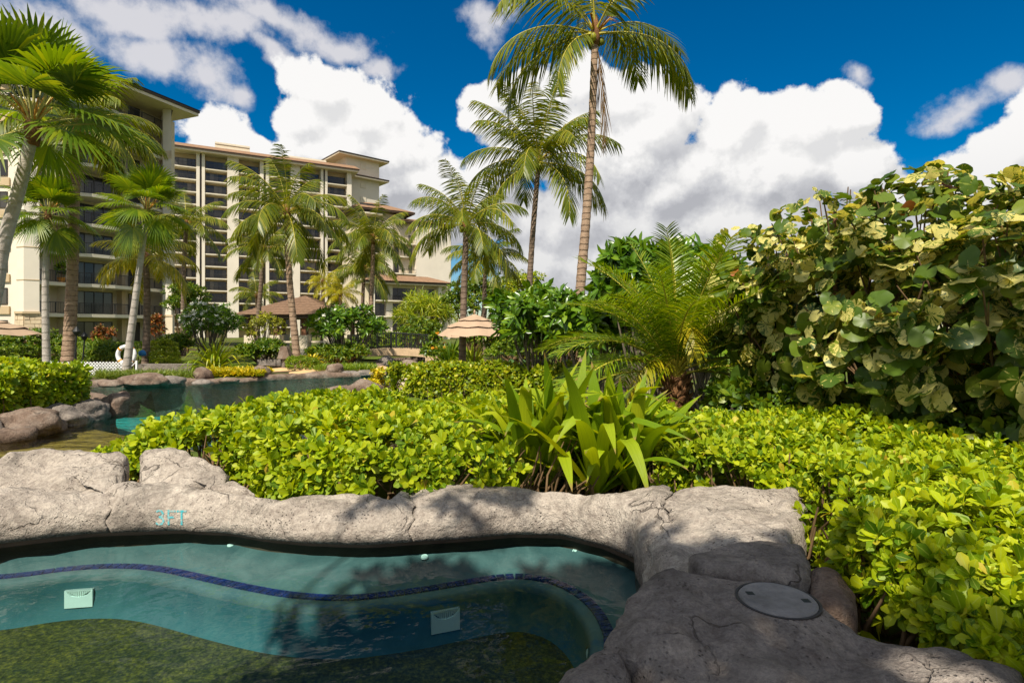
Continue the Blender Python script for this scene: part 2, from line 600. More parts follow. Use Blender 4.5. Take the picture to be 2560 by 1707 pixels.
def trunkmat(name, a, b, ring=9.0, dark=(0.07, 0.045, 0.03)):
    m, t, out = newmat(name)
    p = POS(t)
    s = t.nodes.new('ShaderNodeSeparateXYZ')
    t.links.new(p, s.inputs[0])
    wob = NOISE(t, 3.0, 3, 0.6, p)
    z = MATH(t, 'MULTIPLY_ADD', wob, 0.16, s.outputs[2])
    fr = MATH(t, 'FRACT', MATH(t, 'MULTIPLY', z, ring))
    line = RANGE(t, fr, 0.0, 0.22, 1.0, 0.0)
    patch = NOISE(t, 6.0, 6, 0.65, p)
    c = RAMP(t, patch, [(0.30, a), (0.72, b)])
    c = MIXC(t, MATH(t, 'MULTIPLY', line, RANGE(t, NOISE(t, 4.0, 3, 0.6, p), 0.35, 0.65, 0.25, 0.95)), c, dark)
    h = MATH(t, 'ADD', MATH(t, 'MULTIPLY', line, -0.6), MATH(t, 'MULTIPLY', NOISE(t, 24, 5, 0.7, p), 0.8))
    PRINC(t, out, c, 0.9, 0.15, BUMP(t, h, 0.9, 0.03))
    return m


M['coco_trunk'] = trunkmat('coconut_trunk', (0.24, 0.155, 0.105), (0.46, 0.33, 0.23), 4.2)
M['coco_trunk_dark'] = trunkmat('coconut_trunk_dark', (0.13, 0.09, 0.065), (0.27, 0.20, 0.15), 4.5)
M['fan_trunk'] = trunkmat('fan_palm_trunk', (0.34, 0.29, 0.25), (0.55, 0.50, 0.45), 3.0, (0.36, 0.32, 0.28))


def rockmat(name, dark, mid, pale, brown, pits=1.0, scale_line=False):
    m, t, out = newmat(name)
    p = POS(t)
    big = NOISE(t, 2.3, 6, 0.64, p, 0.6)
    fine = NOISE(t, 22, 7, 0.7, p)
    grain = NOISE(t, 90, 3, 0.7, p)
    c = RAMP(t, big, [(0.28, dark), (0.47, mid), (0.66, pale), (0.80, brown)])
    c = MIXC(t, 1.0, c, RAMP(t, fine, [(0.28, (0.55, 0.52, 0.52)), (0.55, (1.0, 1.0, 1.0)), (0.80, (1.22, 1.2, 1.16))]), 'MULTIPLY')
    c = MIXC(t, 1.0, c, RAMP(t, grain, [(0.30, (0.72, 0.70, 0.70)), (0.62, (1.08, 1.07, 1.05))]), 'MULTIPLY')
    # small weathered pits and thin wandering cracks
    vo = t.nodes.new('ShaderNodeTexVoronoi')
    vo.inputs['Scale'].default_value = 46
    t.links.new(p, vo.inputs['Vector'])
    pit = RANGE(t, vo.outputs['Distance'], 0.10, 0.26, 1.0, 0.0)
    pm = MATH(t, 'MULTIPLY', pit, RANGE(t, NOISE(t, 4.5, 3, 0.6, p), 0.46, 0.62, 0.0, pits))
    c = MIXC(t, MATH(t, 'MULTIPLY', pm, 0.7), c, (0.05, 0.042, 0.038))
    # dark lichen and water stain patches
    st = RANGE(t, NOISE(t, 2.4, 9, 0.74, p, 1.0), 0.52, 0.66)
    c = MIXC(t, MATH(t, 'MULTIPLY', st, 0.62), c, (0.15, 0.13, 0.11))
    if scale_line:
        # dark mineral speckle left along the waterline
        sz = t.nodes.new('ShaderNodeSeparateXYZ')
        t.links.new(p, sz.inputs[0])
        zz = MATH(t, 'MULTIPLY_ADD', NOISE(t, 5.0, 4, 0.6, p), -0.13, sz.outputs[2])
        band = RANGE(t, zz, -0.03, 0.075, 1.0, 0.0)
        sp = RANGE(t, NOISE(t, 70, 5, 0.8, p), 0.40, 0.58)
        c = MIXC(t, MATH(t, 'MULTIPLY', band, MATH(t, 'MULTIPLY_ADD', sp, 0.6, 0.25)), c, (0.075, 0.062, 0.05))
    # wandering cracks
    wv = t.nodes.new('ShaderNodeTexNoise')
    wv.inputs['Scale'].default_value = 3.0
    wv.inputs['Detail'].default_value = 5.0
    t.links.new(p, wv.inputs['Vector'])
    wp = VM(t, 'ADD', p, VM(t, 'MULTIPLY', wv.outputs['Color'], (0.45, 0.45, 0.45)))
    ve = t.nodes.new('ShaderNodeTexVoronoi')
    ve.feature = 'DISTANCE_TO_EDGE'
    ve.inputs['Scale'].default_value = 1.9
    t.links.new(wp, ve.inputs['Vector'])
    ck = MATH(t, 'MULTIPLY', RANGE(t, ve.outputs['Distance'], 0.002, 0.011, 1.0, 0.0), RANGE(t, NOISE(t, 2.1, 3, 0.6, p), 0.50, 0.60))
    c = MIXC(t, MATH(t, 'MULTIPLY', ck, 0.6), c, (0.07, 0.055, 0.045))
    h = MATH(t, 'ADD', MATH(t, 'MULTIPLY', fine, 1.0), MATH(t, 'MULTIPLY', pm, -0.8))
    h = MATH(t, 'ADD', h, MATH(t, 'MULTIPLY', ck, -0.9))
    h = MATH(t, 'ADD', h, MATH(t, 'MULTIPLY', grain, 0.25))
    h = MATH(t, 'ADD', h, MATH(t, 'MULTIPLY', NOISE(t, 6.5, 6, 0.6, p, 0.5), 1.6))
    PRINC(t, out, c, 0.92, 0.15, BUMP(t, h, 0.9, 0.035))
    return m


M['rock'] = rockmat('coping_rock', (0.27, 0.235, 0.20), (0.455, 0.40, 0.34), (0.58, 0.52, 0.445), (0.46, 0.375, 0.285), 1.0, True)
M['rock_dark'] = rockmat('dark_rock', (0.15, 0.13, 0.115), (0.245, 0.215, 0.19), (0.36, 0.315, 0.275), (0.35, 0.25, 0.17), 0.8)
M['lava'] = rockmat('lava_rock', (0.13, 0.09, 0.07), (0.23, 0.165, 0.125), (0.33, 0.27, 0.22), (0.26, 0.15, 0.09), 0.6)


def groundmat():
    m, t, out = newmat('garden_ground')
    p = POS(t)
    f = NOISE(t, 0.35, 6, 0.6, p)
    g = NOISE(t, 7, 6, 0.7, p)
    c = RAMP(t, f, [(0.40, (0.075, 0.05, 0.032)), (0.52, (0.09, 0.12, 0.02)), (0.70, (0.13, 0.20, 0.02))])
    c = MIXC(t, 1.0, c, RAMP(t, g, [(0.3, (0.6, 0.6, 0.6)), (0.7, (1.2, 1.2, 1.2))]), 'MULTIPLY')
    PRINC(t, out, c, 0.95, 0.1, BUMP(t, g, 0.6, 0.03))
    return m


M['ground'] = groundmat()


def watermat(name, tint, scale, strength, dist, rough=0.02, stretch=(1, 1, 1), ior=1.33):
    m, t, out = newmat(name)
    p = VM(t, 'MULTIPLY', POS(t), stretch)
    h = MATH(t, 'ADD', NOISE(t, scale, 3, 0.5, p, 0.6), MATH(t, 'MULTIPLY', NOISE(t, scale * 3.7, 2, 0.5, p), 0.25))
    nm = BUMP(t, h, strength, dist)
    fr = t.nodes.new('ShaderNodeFresnel')
    fr.inputs['IOR'].default_value = ior
    t.links.new(nm, fr.inputs['Normal'])
    tr = t.nodes.new('ShaderNodeBsdfTransparent')
    tr.inputs['Color'].default_value = (*tint, 1)
    gl = t.nodes.new('ShaderNodeBsdfGlossy')
    gl.inputs['Roughness'].default_value = rough
    t.links.new(nm, gl.inputs['Normal'])
    mx = t.nodes.new('ShaderNodeMixShader')
    t.links.new(fr.outputs[0], mx.inputs[0])
    t.links.new(tr.outputs[0], mx.inputs[1])
    t.links.new(gl.outputs[0], mx.inputs[2])
    t.links.new(mx.outputs[0], out.inputs[0])
    return m


M['tubwater'] = watermat('hot_tub_water', (0.74, 0.92, 0.94), 3.6, 0.35, 0.03, 0.015, (1, 1, 1), 1.19)
M['poolwater'] = watermat('pool_water', (0.55, 0.88, 0.86), 2.2, 0.9, 0.16, 0.06, (0.6, 1.6, 1), 1.22)


M['shallow'] = watermat('shallow_water', (0.80, 0.84, 0.72), 2.2, 0.9, 0.12, 0.05, (0.6, 1.6, 1))


def plaster(name, a, b, speck=None):
    m, t, out = newmat(name)
    p = POS(t)
    f = NOISE(t, 3.4, 9, 0.70, p, 0.9)
    c = RAMP(t, f, [(0.32, a), (0.68, b)])
    if speck:
        s = NOISE(t, 42, 4, 0.8, p)
        c = MIXC(t, 1.0, c, RAMP(t, s, [(0.36, (0.30, 0.35, 0.35)), (0.50, (1.0, 1.0, 1.0)), (0.66, speck)]), 'MULTIPLY')
    PRINC(t, out, c, 0.8, 0.2)
    return m


M['bench'] = plaster('aqua_plaster', (0.045, 0.085, 0.085), (0.105, 0.155, 0.145))
M['riser'] = plaster('deep_plaster', (0.028, 0.095, 0.105), (0.06, 0.145, 0.145))
M['pebble'] = plaster('pebble_floor', (0.022, 0.026, 0.008), (0.06, 0.054, 0.012), (2.9, 2.5, 1.1))
M['poolfloor'] = plaster('teal_plaster', (0.05, 0.27, 0.26), (0.09, 0.36, 0.33))
M['shelf'] = plaster('sandy_shelf', (0.26, 0.19, 0.05), (0.36, 0.27, 0.08))
M['wetwall'] = plain('wet_wall', (0.09, 0.055, 0.035), 0.5, 0.4, 0.3, 6)
M['tile'] = plain('cobalt_tile', (0.008, 0.018, 0.10), 0.25, 0.5, 0.6, 24)
def paintmat():
    m, t, out = newmat('worn_aqua_paint')
    p = POS(t)
    f = RANGE(t, NOISE(t, 34, 6, 0.75, p), 0.44, 0.60)
    c = MIXC(t, f, (0.06, 0.36, 0.40), (0.34, 0.36, 0.32))
    PRINC(t, out, c, 0.9, 0.15, BUMP(t, NOISE(t, 60, 4, 0.7, p), 0.6, 0.01))
    return m


M['lettering'] = paintmat()
#SECTION

# ================================================================== ground and water
def inpoly(px, py, poly):
    px = np.asarray(px, float)
    py = np.asarray(py, float)
    r = np.zeros(px.shape, bool)
    n = len(poly)
    for i in range(n):
        x0, y0 = poly[i][0], poly[i][1]
        x1, y1 = poly[(i + 1) % n][0], poly[(i + 1) % n][1]
        c = ((y0 > py) != (y1 > py)) & (px < (x1 - x0) * (py - y0) / (y1 - y0 + 1e-12) + x0)
        r ^= c
    return r


def edgedist(px, py, poly):
    d = np.full(np.shape(px), 1e9)
    n = len(poly)
    for i in range(n):
        a = np.array(poly[i][:2], float)
        b = np.array(poly[(i + 1) % n][:2], float)
        ab = b - a
        t = np.clip(((px - a[0]) * ab[0] + (py - a[1]) * ab[1]) / (ab @ ab + 1e-12), 0, 1)
        d = np.minimum(d, np.hypot(px - a[0] - t * ab[0], py - a[1] - t * ab[1]))
    return d


def smooth_closed(pts, n):
    """closed Catmull-Rom through pts, n samples spaced evenly"""
    P_ = np.array([tuple(p)[:3] if len(p) > 2 else (p[0], p[1], 0) for p in pts], float)
    k = len(P_)
    out = []
    for i in range(k):
        p0, p1, p2, p3 = P_[i - 1], P_[i], P_[(i + 1) % k], P_[(i + 2) % k]
        for t in np.linspace(0, 1, 12, endpoint=False):
            out.append(0.5 * (2 * p1 + (p2 - p0) * t + (2 * p0 - 5 * p1 + 4 * p2 - p3) * t * t + (3 * p1 - p0 - 3 * p2 + p3) * t ** 3))
    out = np.array(out)
    cl = np.vstack([out, out[:1]])
    s = np.concatenate([[0], np.cumsum(np.linalg.norm(np.diff(cl, axis=0), axis=1))])
    u = np.linspace(0, s[-1], n, endpoint=False)
    return np.stack([np.interp(u, s, cl[:, j]) for j in range(3)], 1)


POOLZ = -0.65
POOL = [(-9.4, 10.3), (-9.6, 11.8), (-10.0, 14), (-11.4, 16), (-16, 20.0), (-12, 20.9), (-10.4, 22.6), (-9, 23.8), (-5.9, 25.6),
        (-6.6, 29), (-8, 37), (-5.0, 37), (-5.2, 29), (-4.6, 24.5), (-4.2, 19.4), (-5.0, 17.3), (-4.2, 12), (-2.8, 8.2),
        (-3.4, 6.9), (-5.2, 5.9), (-14, 5.6), (-14, 9.8)]
POOLS = [tuple(p[:2]) for p in smooth_closed(POOL, 200)]

# coping of the hot tub: (x, lip, top of the face, back edge) as seen, height of the back edge
ST = [(-220, 1285, 1222, 1160, .26), (0, 1250, 1185, 1128, .28), (200, 1227, 1165, 1112, .30), (400, 1220, 1158, 1106, .30),
      (520, 1226, 1168, 1128, .28), (600, 1240, 1186, 1147, .26), (700, 1249, 1196, 1136, .27), (800, 1253, 1199, 1134, .27),
      (850, 1253, 1198, 1138, .27), (893, 1250, 1193, 1152, .26), (950, 1246, 1185, 1118, .28), (1050, 1240, 1172, 1110, .29),
      (1180, 1229, 1158, 1117, .29), (1290, 1231, 1150, 1137, .29), (1390, 1256, 1156, 1143, .31), (1450, 1281, 1170, 1124, .36),
      (1500, 1312, 1195, 1114, .40), (1535, 1350, 1225, 1112, .40)]
STx = np.array([s[0] for s in ST], float)


def station(x):
    lip, fc, bk, zb = [float(np.interp(x, STx, [s[j] for s in ST])) for j in (1, 2, 3, 4)]
    inner = atz(x, lip, 0.045)
    zf = CZ - (fc * 1.0884 - CYP) / FPX * (inner.y + 0.03)
    back = atz(x, bk, zb)
    return inner, zf, back, zb


INNER = [station(x)[0] for x in np.linspace(-220, 1535, 60)]
TUB = [(p.x, p.y + 0.10) for p in INNER] + [(0.85, 2.5), (0.55, 2.0), (0.3, 1.5), (0.2, 0.9), (-4.6, 0.9), (-4.8, 2.6)]

# the ground as one sheet, fine near the garden, out to the horizon
gx = np.concatenate([-np.geomspace(3500, 30, 16), np.arange(-29, 29.01, 0.3), np.geomspace(30, 3500, 16)])
gy = np.concatenate([[-400, -150, -60, -25, -12], np.arange(-6, 46, 0.3), np.geomspace(47, 6000, 20)])
GX, GY = np.meshgrid(gx, gy)


def land(x, y):
    t = np.clip((y - 5.6) / 4.0, 0, 1)
    t = t * t * (3 - 2 * t)
    right = np.clip((x - 1.0) / 3.0, 0, 1) * np.clip(1 - (y - 9) / 5.0, 0, 1)
    return 0.08 + (-0.58) * t * (1 - right) - 0.15 * right * t


GZ = land(GX, GY)
near = (np.abs(GX) < 29) & (GY < 46) & (GY > -6)
GZ = GZ + np.where(near, 0.04 * np.sin(GX * 1.9 + GY) * np.cos(GY * 1.4), 0)
GZ = np.where(inpoly(GX, GY, POOLS), -2.3, GZ)
GZ = np.where(inpoly(GX, GY, TUB) | ((edgedist(GX, GY, TUB) < 0.25)), np.minimum(GZ, -1.3), GZ)
ny, nx = GX.shape
idx = np.arange(nx * ny).reshape(ny, nx)
Fq = np.stack([idx[:-1, :-1].ravel(), idx[:-1, 1:].ravel(), idx[1:, 1:].ravel(), idx[1:, :-1].ravel()], 1)
structure(put('ground', mesh_np('ground', np.stack([GX.ravel(), GY.ravel(), GZ.ravel()], 1), Fq, M['ground'])))


def flat(name, poly, z, mat):
    if sum(poly[i][0] * poly[(i + 1) % len(poly)][1] - poly[(i + 1) % len(poly)][0] * poly[i][1] for i in range(len(poly))) < 0:
        poly = poly[::-1]
    mb = MB()
    mb.add([(p[0], p[1], z) for p in poly], [tuple(range(len(poly)))])
    return structure(mb.put(name, mat))


def halfplane(poly, a, b, keep):
    """the part of poly on one side of the line through a and b"""
    out = []
    f = lambda p: ((b[0] - a[0]) * (p[1] - a[1]) - (b[1] - a[1]) * (p[0] - a[0])) * keep
    for i in range(len(poly)):
        p, q = poly[i], poly[(i + 1) % len(poly)]
        fp, fq = f(p), f(q)
        if fp >= 0:
            out.append(p)
        if fp * fq < 0:
            t = fp / (fp - fq)
            out.append((p[0] + (q[0] - p[0]) * t, p[1] + (q[1] - p[1]) * t))
    return out


SH_A, SH_B = (-10.2, 13.2), (-3.0, 8.6)
flat('pool_water', halfplane(POOLS, SH_A, SH_B, 1), POOLZ, M['poolwater'])
flat('shallow_water', halfplane(POOLS, SH_A, SH_B, -1), POOLZ, M['shallow'])
flat('pool_floor', POOLS, -1.75, M['poolfloor'])
flat('pool_shelf', halfplane(POOLS, SH_A, SH_B, -1), -0.80, M['shelf'])

# rough rim of the pool
rim = smooth_closed(POOL, 420)
tan_ = np.roll(rim, -1, 0) - np.roll(rim, 1, 0)
tan_ /= np.linalg.norm(tan_, axis=1)[:, None]
nrm = np.stack([tan_[:, 1], -tan_[:, 0]], 1)
if inpoly(rim[0, 0] + nrm[0, 0] * 0.1, rim[0, 1] + nrm[0, 1] * 0.1, POOLS):
    nrm = -nrm
prof = [(-0.06, -1.8), (-0.06, -0.66), (-0.10, -0.58), (-0.05, -0.47), (0.12, -0.43), (0.32, -0.44), (0.48, -0.56), (0.5, -0.9)]
V = []
for i in range(len(rim)):
    for (d, z) in prof:
        k = fbm((rim[i, 0], rim[i, 1], d), 0.9, 4) * 0.16 + fbm((rim[i, 0], rim[i, 1], d), 3.0, 3) * 0.04
        V.append((rim[i, 0] + nrm[i, 0] * (d + k * 0.6), rim[i, 1] + nrm[i, 1] * (d + k * 0.6), z + (k * 0.7 if z > -0.6 else 0)))
q = len(prof)
n = len(rim)
Fq = [(i * q + j, ((i + 1) % n) * q + j, ((i + 1) % n) * q + j + 1, i * q + j + 1) for i in range(n) for j in range(q - 1)]
structure(put('pool_edge', mesh_np('pool_edge', V, Fq, M['lava'])))

# sand entry and the paved bits on the far side
mb = MB()
beach = smooth_closed([(-10.3, 22.9), (-8.9, 24.1), (-6.3, 25.7), (-6.0, 27.5), (-7.2, 29.5), (-10.5, 29.0), (-11.5, 25.5)], 40)
mb.add([(p[0], p[1], -0.42 - 0.17 * (p[1] < 26)) for p in beach] + [(-8.6, 26.8, -0.40)],
       [(i, (i + 1) % 40, 40) for i in range(40)])
structure(mb.put('sand_beach', M['sand'], smooth=True))
structure(MB().prism([(-3.9, 17.8), (-3.2, 17.6), (-2.9, 19.6), (-3.4, 21.5), (-4.1, 21.0)], -0.6, -0.30).put('path', M['path']))

# ================================================================== hot tub
tub = thing('hot_tub', 'kidney curved hot tub with aqua bench, cobalt tile line and pebbled floor', 'hot tub', (-1.0, 2.6, -0.42))
BZ, FZ = -0.15, -0.42
edge = [(-260, 1348), (-100, 1338), (40, 1326), (130, 1314), (210, 1307), (290, 1306), (360, 1313), (420, 1325), (490, 1341), (560, 1356),
        (630, 1369), (700, 1377), (760, 1380), (820, 1379), (880, 1373), (950, 1364), (1030, 1351), (1100, 1339), (1150, 1332),
        (1195, 1330), (1240, 1336), (1285, 1350), (1325, 1374), (1355, 1405), (1374, 1440), (1382, 1475), (1375, 1530), (1340, 1600), (1250, 1700)]
ew = [atz(x, y, BZ) for x, y in edge]


def resample(pts, n):
    A = np.array([tuple(p) for p in pts], float)
    # smooth open curve
    P2 = np.vstack([2 * A[0] - A[1], A, 2 * A[-1] - A[-2]])
    o = []
    for i in range(1, len(P2) - 2):
        p0, p1, p2, p3 = P2[i - 1], P2[i], P2[i + 1], P2[i + 2]
        for t in np.linspace(0, 1, 10, endpoint=False):
            o.append(0.5 * (2 * p1 + (p2 - p0) * t + (2 * p0 - 5 * p1 + 4 * p2 - p3) * t * t + (3 * p1 - p0 - 3 * p2 + p3) * t ** 3))
    o.append(A[-1])
    o = np.array(o)
    s = np.concatenate([[0], np.cumsum(np.linalg.norm(np.diff(o, axis=0), axis=1))])
    u = np.linspace(0, s[-1], n)
    return np.stack([np.interp(u, s, o[:, j]) for j in range(3)], 1), s[-1]


E, Elen = resample(ew, 200)
Et = np.gradient(E, axis=0)
Et /= np.linalg.norm(Et, axis=1)[:, None]
En = np.stack([-Et[:, 1], Et[:, 0], 0 * Et[:, 0]], 1)       # away from the middle of the tub
outer = np.array([tuple(p) for p in INNER] + [(0.95, 2.75, 0), (0.95, 2.3, 0), (0.85, 1.8, 0), (0.7, 1.3, 0)])
O, _ = resample([(p[0], p[1] + 0.085, 0) for p in outer], 200)
# bench, its rounded nose, the riser and the floor
near_ = np.array([int(np.argmin((O[:, 0] - e[0]) ** 2 + (O[:, 1] - e[1]) ** 2)) for e in E])
near_ = np.maximum.accumulate(near_)
OB = np.stack([np.convolve(np.pad(O[near_, j], 6, mode='edge'), np.ones(13) / 13, 'valid') for j in range(3)], 1)
OB[:, :2] += (OB[:, :2] - E[:, :2]) / np.maximum(0.05, np.linalg.norm(OB[:, :2] - E[:, :2], axis=1))[:, None] * 0.04
V, F_ = [], []
for i in range(200):
    bw = max(0.13, math.hypot(OB[i, 0] - E[i, 0], OB[i, 1] - E[i, 1]))
    tm_ = 1 - 0.115 / bw
    for t, z in ((0, -0.05), (tm_ * 0.5, -0.085), (tm_, BZ - 0.003), (1.0, BZ - 0.004)):
        p = OB[i] * (1 - t) + E[i] * t
        V.append((p[0], p[1], z))
for i in range(199):
    for j in range(3):
        F_.append((i * 4 + j, i * 4 + j + 1, i * 4 + j + 5, i * 4 + j + 4))
put('bench', mesh_np('bench', V, F_, M['bench']), tub)
V, F_ = [], []
for i in range(200):
    for d, z in ((0.0, BZ - 0.004), (-0.035, BZ - 0.006), (-0.055, BZ - 0.02), (-0.06, BZ - 0.05)):
        V.append((E[i, 0] + En[i, 0] * d, E[i, 1] + En[i, 1] * d, z))
for i in range(199):
    for j in range(3):
        F_.append((i * 4 + j, i * 4 + j + 1, i * 4 + j + 5, i * 4 + j + 4))
put('bench_nosing', mesh_np('bench_nosing', V, F_, M['bench']), tub)
V, F_ = [], []
for i in range(200):
    for k in range(5):
        t = k / 4
        d = -0.06 - 0.05 * t ** 3
        V.append((E[i, 0] + En[i, 0] * d, E[i, 1] + En[i, 1] * d, BZ - 0.05 + (FZ - BZ + 0.04) * t))
for i in range(199):
    for j in range(4):
        F_.append((i * 5 + j, i * 5 + j + 1, i * 5 + j + 6, i * 5 + j + 5))
put('riser', mesh_np('riser', V, F_, M['riser']), tub)
fl = [(E[i, 0] - En[i, 0] * 0.09, E[i, 1] - En[i, 1] * 0.09) for i in range(0, 200, 2)]
mb = MB()
mb.add([(p[0], p[1], FZ) for p in fl] + [(-4.2, 0.7, FZ)], [tuple(range(len(fl) + 1))])
mb.put('floor', M['pebble'], tub)
mb = MB()
V, F_ = [], []
for i in range(200):
    for z in (-0.2, 0.12):
        V.append((O[i, 0], O[i, 1], z))
for i in range(199):
    F_.append((i * 2, i * 2 + 1, i * 2 + 3, i * 2 + 2))
put('tub_wall', mesh_np('tub_wall', V, F_, M['wetwall']), tub)
# cobalt tiles along the bench edge, one by one
nt = int(Elen / 0.0515)
tm = MB().box((-0.0236, -0.024, -0.004), (0.0236, 0.036, 0.006)).mesh('tile', M['tile'])
ti = np.linspace(0, 199, nt)
for k in range(nt):
    i = int(ti[k])
    o = put('tile', tm, tub)
    p = np.array([np.interp(ti[k], np.arange(200), E[:, j] + En[:, j] * 0.035) for j in range(3)])
    o.location = (p[0], p[1], BZ)
    o.rotation_euler = (0, 0, math.atan2(Et[i, 1], Et[i, 0]) + rnd.uniform(-.03, .03))
# water jets
jm = MB()
jm.tube([(0, 0, 0), (0, 0, 0.008)], [0.024, 0.021], 16)
jm.tube([(0, 0, 0.0081), (0, 0, 0.011)], [0.012, 0.010], 16)
jmesh = jm.mesh('jet', M['plastic'])
for (x, y) in ((530, 1249), (975, 1276), (1322, 1264)):
    p = atz(x, y + 3, -0.062)
    o = put('jet', jmesh, tub)
    o.location = p
    o.rotation_euler = (rad(18), 0, 0)


def grate(x, y, w, h):
    """white drain cover on the riser, a slotted bow on top"""
    c = atz(x, y, -0.30)
    i = int(np.argmin((E[:, 0] - c.x) ** 2 + (E[:, 1] - c.y) ** 2))
    base = Vector((E[i, 0] - En[i, 0] * 0.085, E[i, 1] - En[i, 1] * 0.085, -0.30))
    g = MB().add([(-w, 0, -h), (w, 0, -h), (w, 0, h), (w * 0.55, 0, h * 0.35), (0, 0, h * 0.2), (-w * 0.55, 0, h * 0.35), (-w, 0, h),
                  (-w, 0.05, -h), (w, 0.05, -h), (w, 0.05, h), (w * 0.55, 0.05, h * 0.35), (0, 0.05, h * 0.2), (-w * 0.55, 0.05, h * 0.35), (-w, 0.05, h)],
                 [(0, 1, 2, 3, 4, 5, 6), (0, 7, 8, 1), (1, 8, 9, 2), (2, 9, 10, 3), (3, 10, 11, 4), (4, 11, 12, 5), (5, 12, 13, 6), (6, 13, 7, 0)])
    gm = g.put('drain_cover', M['plastic'], tub)
    gm.location = base
    gm.rotation_euler = (0, 0, math.atan2(Et[i, 1], Et[i, 0]))
    s = MB()
    for k in range(15):
        xx = -w * 0.93 + k * w * 1.86 / 14
        lo = h * (0.2 + 0.8 * (abs(xx) / w) ** 1.3)
        if lo < h * 0.96:
            s.box((xx - 0.003, 0.004, lo), (xx + 0.003, 0.03, h))
    s.box((-w, 0.004, h - 0.008), (w, 0.05, h))
    so_ = put('grille', s.mesh('grille', M['plastic']), gm)
    put('backing', MB().box((-w * .96, 0.034, h * .15), (w * .96, 0.046, h * .96)).mesh('backing', M['black']), gm)
    return gm


grate(1025, 1422, 0.085, 0.062)
grate(196, 1362, 0.08, 0.055)
c = at(1308, 1431, 2.86)
o = MB().tube([(0, 0, 0), (0, -0.02, 0)], 0.05, 20).put('tub_light', M['rail'], tub)
o.location = (0.42, 2.92, -0.27)
o.rotation_euler = (0, 0, rad(-70))
MB().tube([(0, -0.02, 0), (0, -0.026, 0)], 0.036, 20).put('lens', M['plastic'], o)

TW = [(p[0], p[1]) for p in O[:, :2]] + [(0.5, 0.6), (-4.8, 0.6)]
flat('hot_tub_water', TW, 0.0, M['tubwater'])

# ================================================================== rocks round the tub
coping = thing('rock_coping', 'pale weathered rock coping curving round the hot tub, marked 3FT', 'coping', (-1, 3.9, 0))


def sweep(x0, x1, n, mat, seed):
    V, F_ = [], []
    xs = np.linspace(x0, x1, n)
    for i, x in enumerate(xs):
        inner, zf, back, zb = station(x)
        bd = Vector((back.x - inner.x, back.y - inner.y, 0))
        L = bd.length
        bd.normalize()
        pr = [(0.15, 0.03, 0), (0.10, 0.038, 0), (0.03, 0.042, .3), (0.0, 0.052, 1), (-0.012, 0.09, 1), (-0.005, 0.4 * zf + 0.05, 1), (0.004, zf * 0.72, 1),
              (0.018, zf * 0.9, 1), (0.05, zf, 1)]
        for k in range(1, 11):
            t = k / 10
            pr.append((0.05 + (L - 0.05) * t, zf + (zb - zf) * t + 0.03 * math.sin(math.pi * t), 1))
        pr += [(L + 0.025, zb - 0.035, 1), (L + 0.05, zb - 0.12, .5), (L + 0.06, -0.15, 0)]
        endf = min(1.0, min(i, n - 1 - i) / 3.0)
        for (d, z, w) in pr:
            wob = 9 * math.sin(d * 13 + seed * 0) + 6 * math.sin(z * 31 + d * 37)
            wf = max(0.0, 1 - min(i, n - 1 - i) / 8.0)
            p = inner + bd * d + Vector((wob * wf * 0.0030, 0, 0))
            p.z = z
            k1 = fbm(p + Vector((seed, 0, 0)), 2.2, 4) * 0.030 + fbm(p, 9, 4) * 0.012
            # ledges and hollows
            k2 = -0.03 * max(0, fbm(p + Vector((3, seed, 0)), 4.5, 3) - 0.25)
            top = 1.0 if d > 0.06 else 0.25
            p.z += (k1 + k2) * top * w - 0.02 * (1 - endf) * w * (1 if z > 0.1 else 0)
            p -= bd * (k1 + k2) * (1 - top) * w * 0.9
            V.append(tuple(p))
    q = len(pr)
    for i in range(n - 1):
        for j in range(q - 1):
            F_.append((i * q + j, (i + 1) * q + j, (i + 1) * q + j + 1, i * q + j + 1))
    me = bpy.data.meshes.new('rock')
    F_ += [tuple(range(q)), tuple((n - 1) * q + j for j in range(q - 1, -1, -1))]
    me.from_pydata(V, [], F_)
    me.materials.append(mat)
    me.polygons.foreach_set('use_smooth', np.full(len(me.polygons), True))
    me.update()
    return me


SECT = [(-220, 246, 60), (248.5, 941, 120), (943.5, 1535, 120)]
cop = []
for k, (a, b, n) in enumerate(SECT):
    cop.append(put('rock', sweep(a, b, n, M['rock'], k * 1.7), coping))


